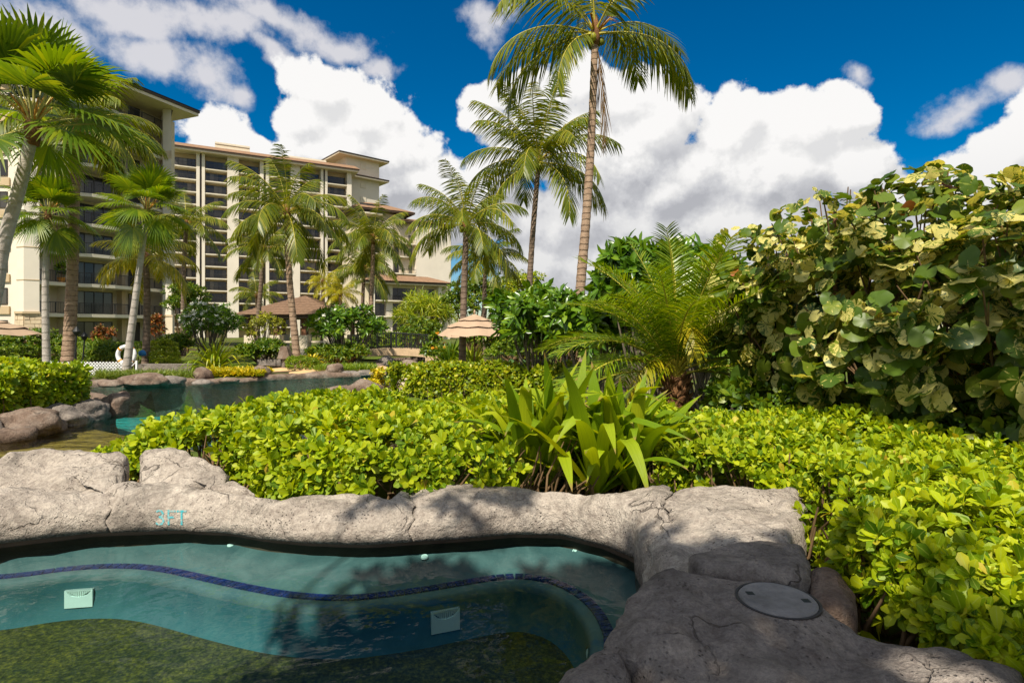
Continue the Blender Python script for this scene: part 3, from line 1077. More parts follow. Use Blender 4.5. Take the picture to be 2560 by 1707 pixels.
def slab(name, outline, ztop, zbot, mat, r=0.08, amp=0.03, seed=0.0, nb=110, flat_at=None, rings=16):
    """a weathered rock: outline in plan, rounded shoulders, uneven top"""
    B = smooth_closed([(p[0], p[1]) for p in outline], nb)
    c = B.mean(0)
    ds = [(0.03, None)] + [(0.0, 1.0)] + [(f * r, None) for f in (0.06, 0.2, 0.42, 0.7, 1.0)]
    V, F_ = [], []
    rows = []
    for j in range(2 + 5 + rings):
        row = []
        for i in range(nb):
            v = B[i] - c
            L = np.linalg.norm(v)
            if j == 0:
                p, z, w = B[i] - v / L * 0.02, zbot, 0
            elif j == 1:
                p, z, w = B[i], ztop(*B[i][:2]) - r * 1.4, .6
            elif j < 7:
                f = (0.06, 0.2, 0.42, 0.7, 1.0)[j - 2]
                d = min(f * r, L * 0.6)
                p = B[i] - v / L * d
                z = ztop(p[0], p[1]) - r * (1 - math.sqrt(max(0, 1 - (1 - f) ** 2)))
                w = 1
            else:
                t = (j - 6) / rings
                d = min(r, L * 0.6)
                p = B[i] - v / L * (d + (L - d) * min(t, 0.999))
                z = ztop(p[0], p[1])
                w = 1
            q_ = Vector((p[0], p[1], z))
            k1 = fbm(q_ + Vector((seed, seed, 0)), 2.0, 4) * amp + fbm(q_, 8, 4) * amp * 0.35
            k1 -= amp * 1.1 * max(0, fbm(q_ + Vector((seed, 7, 0)), 3.3, 3) - 0.2)
            if flat_at is not None:
                k1 *= min(1.0, max(0.0, (math.hypot(p[0] - flat_at[0], p[1] - flat_at[1]) - 0.15) / 0.12))
            u = v / L
            row.append((p[0] + u[0] * k1 * (w if j < 4 else 0) * 1.2, p[1] + u[1] * k1 * (w if j < 4 else 0) * 1.2, z + k1 * w))
        rows.append(row)
    for row in rows:
        V += row
    nr = len(rows)
    for j in range(nr - 1):
        for i in range(nb):
            i2 = (i + 1) % nb
            F_.append((j * nb + i, j * nb + i2, (j + 1) * nb + i2, (j + 1) * nb + i))
    return mesh_np(name, V, F_, mat)


def vz(z, *pts):
    return [atz(x, y, z) for x, y in pts]


L1 = vz(.2, (-160, 1195), (0, 1168), (120, 1152), (238, 1146)) + vz(.36, (262, 1105), (296, 1066)) + vz(.46, (290, 1046), (230, 1032), (150, 1024), (60, 1030), (0, 1042), (-160, 1085))
put('rock', slab('rock', L1, lambda x, y: 0.22 + 0.25 * min(1, max(0, (y - 3.85) / 0.5)), -0.1, M['rock'], 0.09, 0.05, 2.0), coping)
L2 = vz(.2, (256, 1142), (380, 1150), (470, 1140)) + vz(.34, (516, 1104), (522, 1080)) + vz(.43, (450, 1044), (400, 1032), (340, 1035), (318, 1052), (300, 1085))
put('rock', slab('rock', L2, lambda x, y: 0.22 + 0.22 * min(1, max(0, (y - 3.9) / 0.45)), -0.1, M['rock'], 0.07, 0.05, 5.0), coping)
L3 = vz(.24, (466, 1132), (520, 1138), (588, 1148)) + vz(.30, (580, 1126), (556, 1108), (524, 1102), (492, 1108))
put('rock', slab('rock', L3, lambda x, y: 0.30, -0.1, M['rock'], 0.05, 0.025, 8.0), coping)
A_ = vz(.40, (1452, 1150), (1490, 1122), (1580, 1109), (1660, 1106), (1745, 1121), (1830, 1121), (1852, 1160), (1842, 1235), (1856, 1300), (1760, 1312),
        (1650, 1300), (1560, 1290), (1500, 1240), (1470, 1190))
put('rock', slab('rock', A_, lambda x, y: 0.27 + 0.14 * max(0.0, min(1.0, (x - 0.62) / 0.5)), -0.1, M['rock'], 0.12, 0.05, 11.0, 130), coping)
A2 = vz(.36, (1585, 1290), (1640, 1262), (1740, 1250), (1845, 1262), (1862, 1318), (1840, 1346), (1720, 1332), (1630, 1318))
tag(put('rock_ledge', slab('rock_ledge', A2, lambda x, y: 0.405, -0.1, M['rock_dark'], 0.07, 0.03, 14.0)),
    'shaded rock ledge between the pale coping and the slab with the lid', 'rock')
D_ = vz(.34, (1848, 1330), (1880, 1308), (1925, 1312), (1955, 1350), (1962, 1392), (1900, 1392), (1850, 1366))
tag(put('boulder', slab('boulder', D_, lambda x, y: 0.36, -0.1, M['lava'], 0.08, 0.03, 17.0)),
    'small reddish brown boulder between dark slab and hedge', 'rock')
lidc = atz(1786, 1386, 0.365)
B_ = vz(.36, (1500, 1322), (1560, 1303), (1700, 1322), (1840, 1346), (1960, 1400), (2110, 1440), (2250, 1488), (2380, 1556), (2450, 1660), (1950, 1760), (1600, 1680),
        (1492, 1572), (1452, 1496), (1408, 1452), (1440, 1388))
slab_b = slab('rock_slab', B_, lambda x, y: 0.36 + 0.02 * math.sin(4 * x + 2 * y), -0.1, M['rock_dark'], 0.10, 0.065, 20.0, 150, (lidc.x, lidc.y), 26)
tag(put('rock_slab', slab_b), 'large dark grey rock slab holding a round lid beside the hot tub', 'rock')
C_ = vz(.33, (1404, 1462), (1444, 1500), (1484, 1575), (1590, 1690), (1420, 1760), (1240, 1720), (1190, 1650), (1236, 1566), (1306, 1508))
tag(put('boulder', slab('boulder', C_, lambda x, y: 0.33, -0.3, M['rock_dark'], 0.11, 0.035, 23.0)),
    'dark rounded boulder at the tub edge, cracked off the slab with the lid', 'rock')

# round skimmer lid let into the slab
bv = BVHTree.FromPolygons([v.co.copy() for v in slab_b.vertices], [tuple(p.vertices) for p in slab_b.polygons])
hit = bv.ray_cast(Vector((lidc.x, lidc.y, 2)), Vector((0, 0, -1)))[0]
lz = hit.z if hit else 0.36
lid = thing('skimmer_lid', 'round grey skimmer lid with two square finger holes in the dark slab', 'lid', (lidc.x, lidc.y, lz))
mb = MB()
rr = 0.138
mb.tube([(0, 0, -0.03), (0, 0, 0.004), (0, 0, 0.010), (0, 0, 0.011)], [rr, rr, rr - 0.006, rr - 0.014], 48)
mb.tube([(0, 0, 0.0111), (0, 0, 0.0135)], [rr - 0.02, rr - 0.024], 48)
mb.put('disc', M['lid'], lid).location = (lidc.x, lidc.y, lz)
ringm = MB()
for k in range(48):
    a0, a1 = 2 * math.pi * k / 48, 2 * math.pi * (k + 1) / 48
    q4 = []
    for (a, r_, z) in ((a0, rr + 0.003, -.02), (a1, rr + 0.003, -.02), (a1, rr + 0.012, -.02), (a0, rr + 0.012, -.02)):
        q4.append((r_ * math.cos(a), r_ * math.sin(a), z))
    ringm.hexa(q4 + [(x, y, 0.005) for x, y, _ in q4])
ringm.put('rim', M['rail'], lid).location = (lidc.x, lidc.y, lz)
for sx_ in (-1, 1):
    hx = MB().box((-0.014, -0.014, 0.0105), (0.014, 0.014, 0.0142)).put('finger_hole', M['black'], lid)
    hx.location = (lidc.x + sx_ * 0.092, lidc.y - sx_ * 0.03, lz)

# painted depth mark 3FT on the coping face
bv = BVHTree.FromPolygons([v.co.copy() for v in cop[1].data.vertices], [tuple(p.vertices) for p in cop[1].data.polygons])
GLY = {'3': [[(0.08, .92), (.3, 1.0), (.62, .97), (.8, .8), (.72, .6), (.4, .53)], [(.4, .53), (.78, .45), (.88, .25), (.7, .05), (.35, 0), (.05, .1)]],
       'F': [[(.1, 0), (.1, 1)], [(.1, .95), (.85, .95)], [(.1, .52), (.68, .52)]],
       'T': [[(.5, 0), (.5, 1)], [(.0, .95), (1.0, .95)]]}
lv, lf = [], []
camp = Vector((0, 0, CZ))


def onrock(x, y):
    d = (at(x, y, 1.0) - camp).normalized()
    h = bv.ray_cast(camp, d)
    return None if h[0] is None else h[0] - d * 0.004


for ci, (ch, x0) in enumerate((('3', 358), ('F', 385), ('T', 407))):
    for strk in GLY[ch]:
        for a, b in zip(strk[:-1], strk[1:]):
            ax, ay = x0 + a[0] * 20, 1204 - a[1] * 32 + ci * 0.0
            bx, by = x0 + b[0] * 20, 1204 - b[1] * 32
            dx, dy = bx - ax, by - ay
            L = math.hypot(dx, dy)
            nx_, ny_ = -dy / L * 2.2, dx / L * 2.2
            ax, ay, bx, by = ax - dx / L * 1.2, ay - dy / L * 1.2, bx + dx / L * 1.2, by + dy / L * 1.2
            m_ = max(2, int(L / 3))
            for k in range(m_):
                qd = []
                for (t, s_) in ((k / m_, -1), ((k + 1) / m_, -1), ((k + 1) / m_, 1), (k / m_, 1)):
                    qd.append(onrock(ax + (bx - ax) * t + nx_ * s_, ay + (by - ay) * t + ny_ * s_))
                if all(v is not None for v in qd):
                    b0 = len(lv)
                    lv += [tuple(v) for v in qd]
                    lf.append((b0, b0 + 1, b0 + 2, b0 + 3))
lm = MB()
lm.v, lm.f = lv, lf
lt = lm.put('lettering', M['lettering'], coping)
lt['label'] = 'aqua painted depth mark reading 3FT'


def boulder(name, label, c, rx, ry, rz, mat, seed, sub=4, amp=0.28, group=None, yaw=0.0, flat_=0.35):
    bm = bmesh.new()
    bmesh.ops.create_icosphere(bm, subdivisions=sub, radius=1.0)
    cy, sy = math.cos(yaw), math.sin(yaw)
    for v in bm.verts:
        p = v.co.copy()
        k = 1 + amp * fbm(p + Vector((seed, seed * 0.7, 0)), 0.9, 3) + amp * 0.35 * fbm(p + Vector((0, seed, 0)), 3.0, 4)
        # broken facets
        for ax in range(3):
            d = Vector((math.sin(seed * 3 + ax * 2.1), math.cos(seed * 5 + ax * 1.3), 0.3 + 0.5 * math.sin(seed + ax))).normalized()
            e = p.dot(d)
            if e > 0.72:
                k *= 1 - (e - 0.72) * 0.5
        p = p * k
        x, y, z = p.x * rx, p.y * ry, p.z * rz
        if z < -flat_ * rz:
            z = -flat_ * rz + (z + flat_ * rz) * 0.3
        v.co = (x * cy - y * sy, x * sy + y * cy, z)
    me = bpy.data.meshes.new(name)
    bm.to_mesh(me)
    bm.free()
    me.materials.append(mat)
    me.polygons.foreach_set('use_smooth', np.full(len(me.polygons), True))
    return tag(put(name, me, None, Vector(c)), label, 'rock', group)

# ================================================================== foliage tools
def strip_leaf(rows, fold=0.12, curve=-0.15):
    """leaf along +y: rows of (y, half width); three vertices per row"""
    V, U = [], []
    for (y, w) in rows:
        z = curve * y * y
        V += [(-w, y, z + fold * w), (0, y, z), (w, y, z + fold * w)]
        U += [(-1, y), (0, y), (1, y)]
    F_ = []
    for i in range(len(rows) - 1):
        a = i * 3
        F_ += [(a, a + 1, a + 4, a + 3), (a + 1, a + 2, a + 5, a + 4)]
    return np.array(V, float), np.array(F_, int), np.array(U, float)


LEAF_OB = strip_leaf([(0, .03), (.22, .075), (.5, .19), (.75, .25), (.92, .18), (1.0, .05)], 0.25, -0.16)
LEAF_OB2 = strip_leaf([(0, .03), (.42, .17), (.78, .245), (1.0, .07)], 0.25, -0.18)
LEAF_PL = strip_leaf([(0, .02), (.38, .125), (.75, .14), (1.0, .02)], 0.35, -0.25)
LEAF_PL2 = strip_leaf([(0, .02), (.5, .15), (1.0, .01)], 0.35, -0.25)
LEAF_OV = strip_leaf([(0, .03), (.4, .22), (1.0, .02)], 0.25, -0.2)
BLADE = strip_leaf([(0, .035), (.35, .045), (.7, .035), (1.0, .004)], 0.3, -0.55)
PETAL = strip_leaf([(0, .06), (.5, .3), (1.0, .18)], 0.2, 0.1)


def basis(d, up):
    """rotation matrices with the leaf along d and its face towards up"""
    d = d / np.linalg.norm(d, axis=1)[:, None]
    x = np.cross(d, up)
    ln = np.linalg.norm(x, axis=1)
    bad = ln < 1e-3
    x[bad] = np.cross(d[bad], np.array([1.0, 0.1, 0.0]))
    x /= np.linalg.norm(x, axis=1)[:, None]
    z = np.cross(x, d)
    return np.stack([x, d, z], 2)


def scatter(tmpl, Rm, T, S):
    V, F_, U = tmpl
    n, k = len(T), len(V)
    P_ = np.einsum('nij,kj->nki', Rm, V) * S[:, None, None] + T[:, None, :]
    FF = (F_[None] + (np.arange(n) * k)[:, None, None]).reshape(-1, F_.shape[1])
    return P_.reshape(-1, 3), FF, np.tile(U, (n, 1))


def unit(n, r=R):
    v = r.normal(size=(n, 3))
    return v / np.linalg.norm(v, axis=1)[:, None]


def rosettes(C, N_, size, nleaf, r=R, open_=(15, 80), jitter=0.25, size_var=0.3):
    """leaf whorls at C facing N_: gives rotations, positions, sizes of all leaves"""
    n = len(C)
    C = np.repeat(C, nleaf, 0)
    A = np.repeat(N_, nleaf, 0)
    k = np.tile(np.arange(nleaf), n)
    phi = k * 2.399 + np.repeat(r.uniform(0, 6.28, n), nleaf)
    th = np.radians(open_[0] + (open_[1] - open_[0]) * (k + r.uniform(-.4, .4, len(k))) / max(1, nleaf - 1))
    t1 = np.cross(A, np.array([0.2, 0.9, 0.35]))
    t1 /= np.linalg.norm(t1, axis=1)[:, None] + 1e-9
    t2 = np.cross(A, t1)
    side = t1 * np.cos(phi)[:, None] + t2 * np.sin(phi)[:, None]
    d = A * np.cos(th)[:, None] + side * np.sin(th)[:, None] + r.normal(size=A.shape) * jitter * 0.5
    up = A * np.sin(th)[:, None] - side * np.cos(th)[:, None] + r.normal(size=A.shape) * jitter
    S = np.repeat(size * r.uniform(1 - size_var, 1 + size_var, n), nleaf) * r.uniform(.65, 1.1, len(k))
    return basis(d, up), C - A * 0.0, S


def foliage(parent, name, tmpl, Rm, T, S, mat, single=0, key=None, leafname='leaf'):
    """the `single` largest-showing leaves as parts of their own, the rest joined"""
    if single:
        order = np.argsort(key)
        one, rest = order[:single], order[single:]
        me = mesh_np(leafname, tmpl[0], tmpl[1], mat, True, tmpl[2])
        for i in one:
            o = put(leafname, me, parent)
            m4 = np.eye(4)
            m4[:3, :3] = Rm[i] * S[i]
            m4[:3, 3] = T[i]
            o.matrix_basis = Matrix(m4.tolist())
        Rm, T, S = Rm[rest], T[rest], S[rest]
    V, F_, U = scatter(tmpl, Rm, T, S)
    o = put(name, mesh_np(name, V, F_, mat, True, U), parent)
    stuff(o)
    return o


def stems(parent, base, tips, mat, r0=0.012, r1=0.005, name='stems'):
    mb = MB()
    for b, t in zip(base, tips):
        b, t = Vector(b), Vector(t)
        mid = (b + t) / 2 + Vector((rnd.uniform(-.06, .06), rnd.uniform(-.06, .06), rnd.uniform(-.03, .05)))
        mb.tube([b, mid, t], [r0, (r0 + r1) / 2, r1], 5, False)
    return stuff(mb.put(name, mat, parent, True))


def hedge(label, poly, z0, height, nros, leaf, nleaf, tmpl, mat, single=0, side=0.45, group=None, round_=0.35, uneven=0.08,
          open_=(15, 80), seed=1, nstem=0, cat='hedge', name='hedge', seen=None, clear=(), holes=False, shoots=0):
    r = np.random.RandomState(seed)
    poly = [tuple(p[:2]) for p in poly]
    cx = np.mean([p[0] for p in poly])
    cy = np.mean([p[1] for p in poly])
    root = thing(name, label, cat, (cx, cy, z0 if not callable(z0) else z0(cx, cy)), group)
    xs = [p[0] for p in poly]
    ys = [p[1] for p in poly]
    zf = z0 if callable(z0) else (lambda x, y: z0)
    hf = height if callable(height) else (lambda x, y: height)
    # top
    nt_ = int(nros * (1 - side))
    pts = []
    while len(pts) < nt_:
        x = r.uniform(min(xs), max(xs), nt_ * 2)
        y = r.uniform(min(ys), max(ys), nt_ * 2)
        k = inpoly(x, y, poly)
        pts += list(zip(x[k], y[k]))
    pts = np.array(pts[:nt_])
    d = edgedist(pts[:, 0], pts[:, 1], poly)
    f = np.clip(d / round_, 0, 1)
    prof = np.sqrt(np.clip(1 - (1 - f) ** 2, 0, 1))
    h = np.array([hf(x, y) for x, y in pts])
    nz = np.array([fbm((x, y, seed), 1.7, 3) for x, y in pts]) * uneven * 1.5
    depth = r.exponential(0.07, nt_)
    z = np.array([zf(x, y) for x, y in pts]) + h - round_ * 0.7 * (1 - prof) + nz - depth
    # outward direction
    e = 0.02
    gxn = edgedist(pts[:, 0] + e, pts[:, 1], poly) - edgedist(pts[:, 0] - e, pts[:, 1], poly)
    gyn = edgedist(pts[:, 0], pts[:, 1] + e, poly) - edgedist(pts[:, 0], pts[:, 1] - e, poly)
    g = np.stack([-gxn, -gyn], 1)
    g /= np.linalg.norm(g, axis=1)[:, None] + 1e-9
    N1 = np.stack([g[:, 0] * (1 - f), g[:, 1] * (1 - f), 0.25 + f], 1) + r.normal(size=(nt_, 3)) * 0.32
    C1 = np.stack([pts[:, 0], pts[:, 1], z], 1)
    # sides
    ns = nros - nt_
    seg = np.array([(poly[i], poly[(i + 1) % len(poly)]) for i in range(len(poly))])
    ln = np.linalg.norm(seg[:, 1] - seg[:, 0], axis=1)
    if seen is not None:
        ln = ln * np.array([1.0 if s else 0.02 for s in seen])
    pick = r.choice(len(seg), ns, p=ln / ln.sum())
    t = r.uniform(0, 1, ns)[:, None]
    b = seg[pick, 0] * (1 - t) + seg[pick, 1] * t
    dv = seg[pick, 1] - seg[pick, 0]
    dv = dv / np.linalg.norm(dv, axis=1)[:, None]
    on = np.stack([dv[:, 1], -dv[:, 0]], 1)
    tst = inpoly(b[:, 0] + on[:, 0] * 0.02, b[:, 1] + on[:, 1] * 0.02, poly)
    on[tst] *= -1
    hz = np.array([hf(x, y) for x, y in b])
    zt = r.uniform(0.06, 0.95, ns) ** 0.8
    lump = np.array([fbm((x, y, q_), 2.2, 3) for x, y, q_ in zip(b[:, 0], b[:, 1], zt)]) * uneven * 1.6
    inset = r.exponential(0.08, ns) - lump + round_ * 0.3 * np.clip((zt - 0.7) / 0.3, 0, 1)
    zz = np.array([zf(x, y) for x, y in b]) + zt * hz
    C2 = np.stack([b[:, 0] - on[:, 0] * inset, b[:, 1] - on[:, 1] * inset, zz], 1)
    N2 = np.stack([on[:, 0], on[:, 1], 0.35 + 0.4 * zt], 1) + r.normal(size=(ns, 3)) * 0.42
    C = np.vstack([C1, C2])
    N_ = np.vstack([N1, N2])
    N_ /= np.linalg.norm(N_, axis=1)[:, None]
    dpt = np.concatenate([depth, np.maximum(inset, 0)])
    istop = np.arange(len(C)) < nt_
    for (ax_, ay_, ar_) in clear:
        kk = (C[:, 0] - ax_) ** 2 + (C[:, 1] - ay_) ** 2 > ar_ ** 2
        C, N_, dpt, istop = C[kk], N_[kk], dpt[kk], istop[kk]
    if holes:
        kk = np.array([fbm(q_, 2.6, 3) for q_ in C]) > np.where(istop, -0.42, -0.17)
        C, N_, dpt = C[kk], N_[kk], dpt[kk]
    Rm, T, S = rosettes(C, N_, leaf, nleaf, r, open_, 0.32, 0.45)
    if shoots:
        ks = r.choice(nt_ // 2, shoots, replace=False)
        NS = np.tile([0, 0, 1.0], (shoots, 1)) + r.normal(size=(shoots, 3)) * .25
        NS /= np.linalg.norm(NS, axis=1)[:, None]
        R2, T2, S2_ = rosettes(C[ks] + np.array([0, 0, .02]), NS, leaf * 1.55, nleaf, r, (8, 62))
        Rm, T, S = np.concatenate([Rm, R2]), np.vstack([T, T2]), np.concatenate([S, S2_])
        dpt = np.concatenate([dpt, np.zeros(shoots)])
    key = None
    if single:
        tips = T + Rm[:, :, 1] * S[:, None]
        dist = np.linalg.norm(tips - np.array([0, 0, CZ]), axis=1)
        facing = np.repeat(dpt * 8, nleaf)
        infr = (np.abs(tips[:, 0]) > tips[:, 1] * 0.9) | (tips[:, 1] < 0.5)
        key = dist / S + facing * 6 + infr * 1e3
    foliage(root, 'foliage', tmpl, Rm, T, S, mat, single, key)
    if nstem:
        k = r.choice(len(C2), min(nstem, len(C2)), replace=False)
        bs, tp = [], []
        for i in k:
            bx = C2[i, 0] - (C2[i, 0] - cx) * 0.06 + r.uniform(-.15, .15)
            by = C2[i, 1] - (C2[i, 1] - cy) * 0.06 + r.uniform(-.15, .15)
            bs.append((bx, by, zf(bx, by) - 0.02))
            tp.append(C2[i])
        stems(root, bs, tp, M['stem'])
    return root


def bush(name, label, cat, c, rx, ry, rz, n, leaf, nleaf, tmpl, mat, seed=1, clumps=14, trunks=3, z0=None, wood='stem', open_=(15, 85),
         group=None, flowers=0, fmat='petal', fsize=0.06, shell=0.55, droop=0.0, lower=-0.55):
    """a shrub or small tree: branching stems, a crown of leaf clumps with gaps between"""
    r = np.random.RandomState(seed)
    c = np.array(c, float)
    zb = z0 if z0 is not None else c[2] - rz
    root = thing(name, label, cat, (c[0], c[1], zb), group)
    cd = unit(clumps * 3, r)
    cd = cd[cd[:, 2] > lower][:clumps]
    cl = c + cd * np.array([rx, ry, rz]) * r.uniform(0.55, 0.82, len(cd))[:, None]
    cr = r.uniform(0.28, 0.5, len(cd))
    pick = r.randint(0, len(cd), n)
    dd = unit(n, r)
    dd[:, 2] = np.abs(dd[:, 2]) * r.choice([1, 1, 1, -0.6], n)
    rad_ = r.uniform(shell, 1.0, n)[:, None] * cr[pick][:, None]
    C = cl[pick] + dd * rad_ * np.array([rx, ry, rz])
    N_ = dd + (C - c) / np.array([rx, ry, rz]) * 0.6 + np.array([0, 0, 0.35 - droop]) + r.normal(size=(n, 3)) * 0.25
    N_ /= np.linalg.norm(N_, axis=1)[:, None]
    Rm, T, S = rosettes(C, N_, leaf, nleaf, r, open_)
    foliage(root, 'crown', tmpl, Rm, T, S, M[mat])
    mb = MB()
    for k in range(len(cd)):
        tb = np.array([c[0] + (k % trunks - (trunks - 1) / 2) * rx * 0.12, c[1], zb])
        tip = cl[k]
        mid = tb * 0.45 + tip * 0.55
        mid[2] = tb[2] * 0.6 + tip[2] * 0.4
        w = max(rx, rz) * 0.035
        mb.tube([tb, (tb + mid) / 2 + r.uniform(-.05, .05, 3) * rx, mid, tip], [w, w * 0.8, w * 0.55, w * 0.25], 6, False)
    mb.put('trunk', M[wood], root, True)
    if flowers:
        top = np.argsort(-(N_[:, 2] - N_[:, 1] * 0.8) + r.uniform(0, 1.0, n))[:flowers]
        Fc = C[top] + N_[top] * leaf * 0.55
        Rf, Tf, Sf = rosettes(Fc, N_[top], fsize, 6, r, (55, 85))
        o = foliage(root, 'flowers', PETAL, Rf, Tf, Sf, M[fmat])
    return root


def strap_clump(name, label, cat, c, n, L, w, mat, seed, group=None, spread=(8, 70), droop=1.0, parts=True, bulbs=((0, 0),), avoid=False):
    r = np.random.RandomState(seed)
    root = thing(name, label, cat, c, group)
    allV, allF, allU = [], [], []
    off = 0
    for k in range(n):
        az_ = k * 2.399 + r.uniform(-.3, .3)
        f = (k + 0.5) / n
        th = rad(spread[0] + (spread[1] - spread[0]) * f ** 0.8 + r.uniform(-7, 7))
        if avoid and math.sin(az_) < -0.25 and th > rad(44):
            continue
        l = L * r.uniform(0.72, 1.08)
        ww = w * r.uniform(0.75, 1.15)
        dr = droop * r.uniform(0.35, 1.25) * (0.35 + f)
        kink = r.uniform(0.55, 0.85) if r.uniform() < 0.45 else None
        bb_ = bulbs[k % len(bulbs)]
        p = np.array([c[0] + bb_[0] + math.cos(az_) * 0.05 * f * L, c[1] + bb_[1] + math.sin(az_) * 0.05 * f * L, c[2]])
        out = np.array([math.cos(az_), math.sin(az_), 0])
        twist = r.uniform(-.5, .5)
        m = 15
        V, U = [], []
        a = math.pi / 2 - th
        for i in range(m + 1):
            t = i / m
            aa = a - dr * t ** 2.2 * 1.1
            if kink is not None and t > kink:
                aa -= min(1.0, (t - kink) / 0.10) * r.uniform(1.2, 1.25) * droop
            d = out * math.cos(aa) + np.array([0, 0, math.sin(aa)])
            if i:
                p = p + d * l / m
            sd_ = np.cross(d, [0, 0, 1.0])
            if np.linalg.norm(sd_) < 1e-4:
                sd_ = np.array([-out[1], out[0], 0])
            sd_ /= np.linalg.norm(sd_)
            nn_ = np.cross(sd_, d)
            tw = twist * t
            sv = sd_ * math.cos(tw) + nn_ * math.sin(tw)
            wd = ww * (0.55 + 0.45 * min(1, t / 0.3)) * (1 - max(0, (t - 0.55) / 0.45) ** 1.7)
            fold = 0.30 * (1 - 0.6 * t)
            V += [p - sv * wd + nn_ * fold * wd, p, p + sv * wd + nn_ * fold * wd]
            U += [(-1, t), (0, t), (1, t)]
        F_ = []
        for i in range(m):
            b = i * 3
            F_ += [(b, b + 1, b + 4, b + 3), (b + 1, b + 2, b + 5, b + 4)]
        if parts:
            put('leaf', mesh_np('leaf', V, F_, M[mat], True, U), root)
        else:
            allV += V
            allU += U
            allF += [tuple(j + off for j in q_) for q_ in F_]
            off += len(V)
    if not parts:
        put('leaves', mesh_np('leaves', allV, allF, M[mat], True, allU), root)
    return root


# ------------------------------------------------------------------ palms
def coco_frond(pitch, L, droop, seed, nl=50, hang=0.48, wid=0.025, leaflen=0.27, stiff=0.0, mats=('coconut', 'rachis'), bare=0.16, tipf=0.3):
    r = np.random.RandomState(seed)
    m = 26
    ang = rad(pitch)
    pts, tans = [], []
    p = np.zeros(3)
    side_bend = r.uniform(-.25, .25)
    for i in range(m + 1):
        t = i / m
        a = ang - droop * t ** 1.35
        yaw = side_bend * t * t
        d = np.array([math.sin(yaw) * math.cos(a), math.cos(yaw) * math.cos(a), math.sin(a)])
        if i:
            p = p + d * L / m
        pts.append(p.copy())
        tans.append(d)
    pts, tans = np.array(pts), np.array(tans)
    V, F_, U, mi = [], [], [], []
    # rachis, a tapering three-sided rib
    for i in range(m + 1):
        t = i / m
        w = L * 0.0085 * (1 - t) ** 0.8 + L * 0.0012
        if t < 0.08:
            w *= 1 + (0.08 - t) * 16
        d = tans[i]
        s = np.cross(d, [0, 0, 1.0])
        s /= np.linalg.norm(s) + 1e-9
        u = np.cross(s, d)
        V += [pts[i] - s * w, pts[i] + u * w * 0.8, pts[i] + s * w, pts[i] - u * w * 0.8]
        U += [(0, t)] * 4
    for i in range(m):
        for k in range(4):
            F_.append((i * 4 + k, i * 4 + (k + 1) % 4, i * 4 + 4 + (k + 1) % 4, i * 4 + 4 + k))
            mi.append(1)
    for sgn in (-1, 1):
        for j in range(nl):
            t = bare + (1 - bare) * (j + r.uniform(0, .6)) / nl
            t = min(t, 0.995)
            f = t * m
            i = int(f)
            q_ = f - i
            b = pts[i] * (1 - q_) + pts[min(i + 1, m)] * q_
            d = tans[i]
            s = np.cross(d, [0, 0, 1.0])
            s /= np.linalg.norm(s) + 1e-9
            tt = (t - bare) / (1 - bare)
            ll = L * leaflen * (0.62 + 1.5 * tt - 1.75 * tt * tt) * r.uniform(.88, 1.08)
            ll = max(ll, L * leaflen * tipf)
            g = hang * r.uniform(0.7, 1.3)
            u = np.cross(s, d)
            dr = s * sgn * 0.80 + d * (0.42 + 0.55 * tt + r.normal(0, .10)) + u * (stiff + r.normal(0, .10)) - np.array([0, 0, g])
            dr /= np.linalg.norm(dr)
            wv = d - dr * d.dot(dr)
            wv /= np.linalg.norm(wv) + 1e-9
            w = L * wid * 0.28 * r.uniform(.8, 1.15)
            bb = len(V)
            for k, (rr_, ww) in enumerate(((0, .55), (.35, 1.0), (.7, .75), (1.0, .08))):
                pp = b + dr * ll * rr_ - np.array([0, 0, 1.0]) * ll * (0.20 + 0.35 * hang) * rr_ ** 2
                V += [pp - wv * w * ww, pp + wv * w * ww]
                U += [(-1, rr_), (1, rr_)]
            for k in range(3):
                a = bb + k * 2
                F_.append((a, a + 1, a + 3, a + 2))
                mi.append(0)
    return mesh_np('frond', V, F_, [M[mats[0]], M[mats[1]]], True, U, mi)


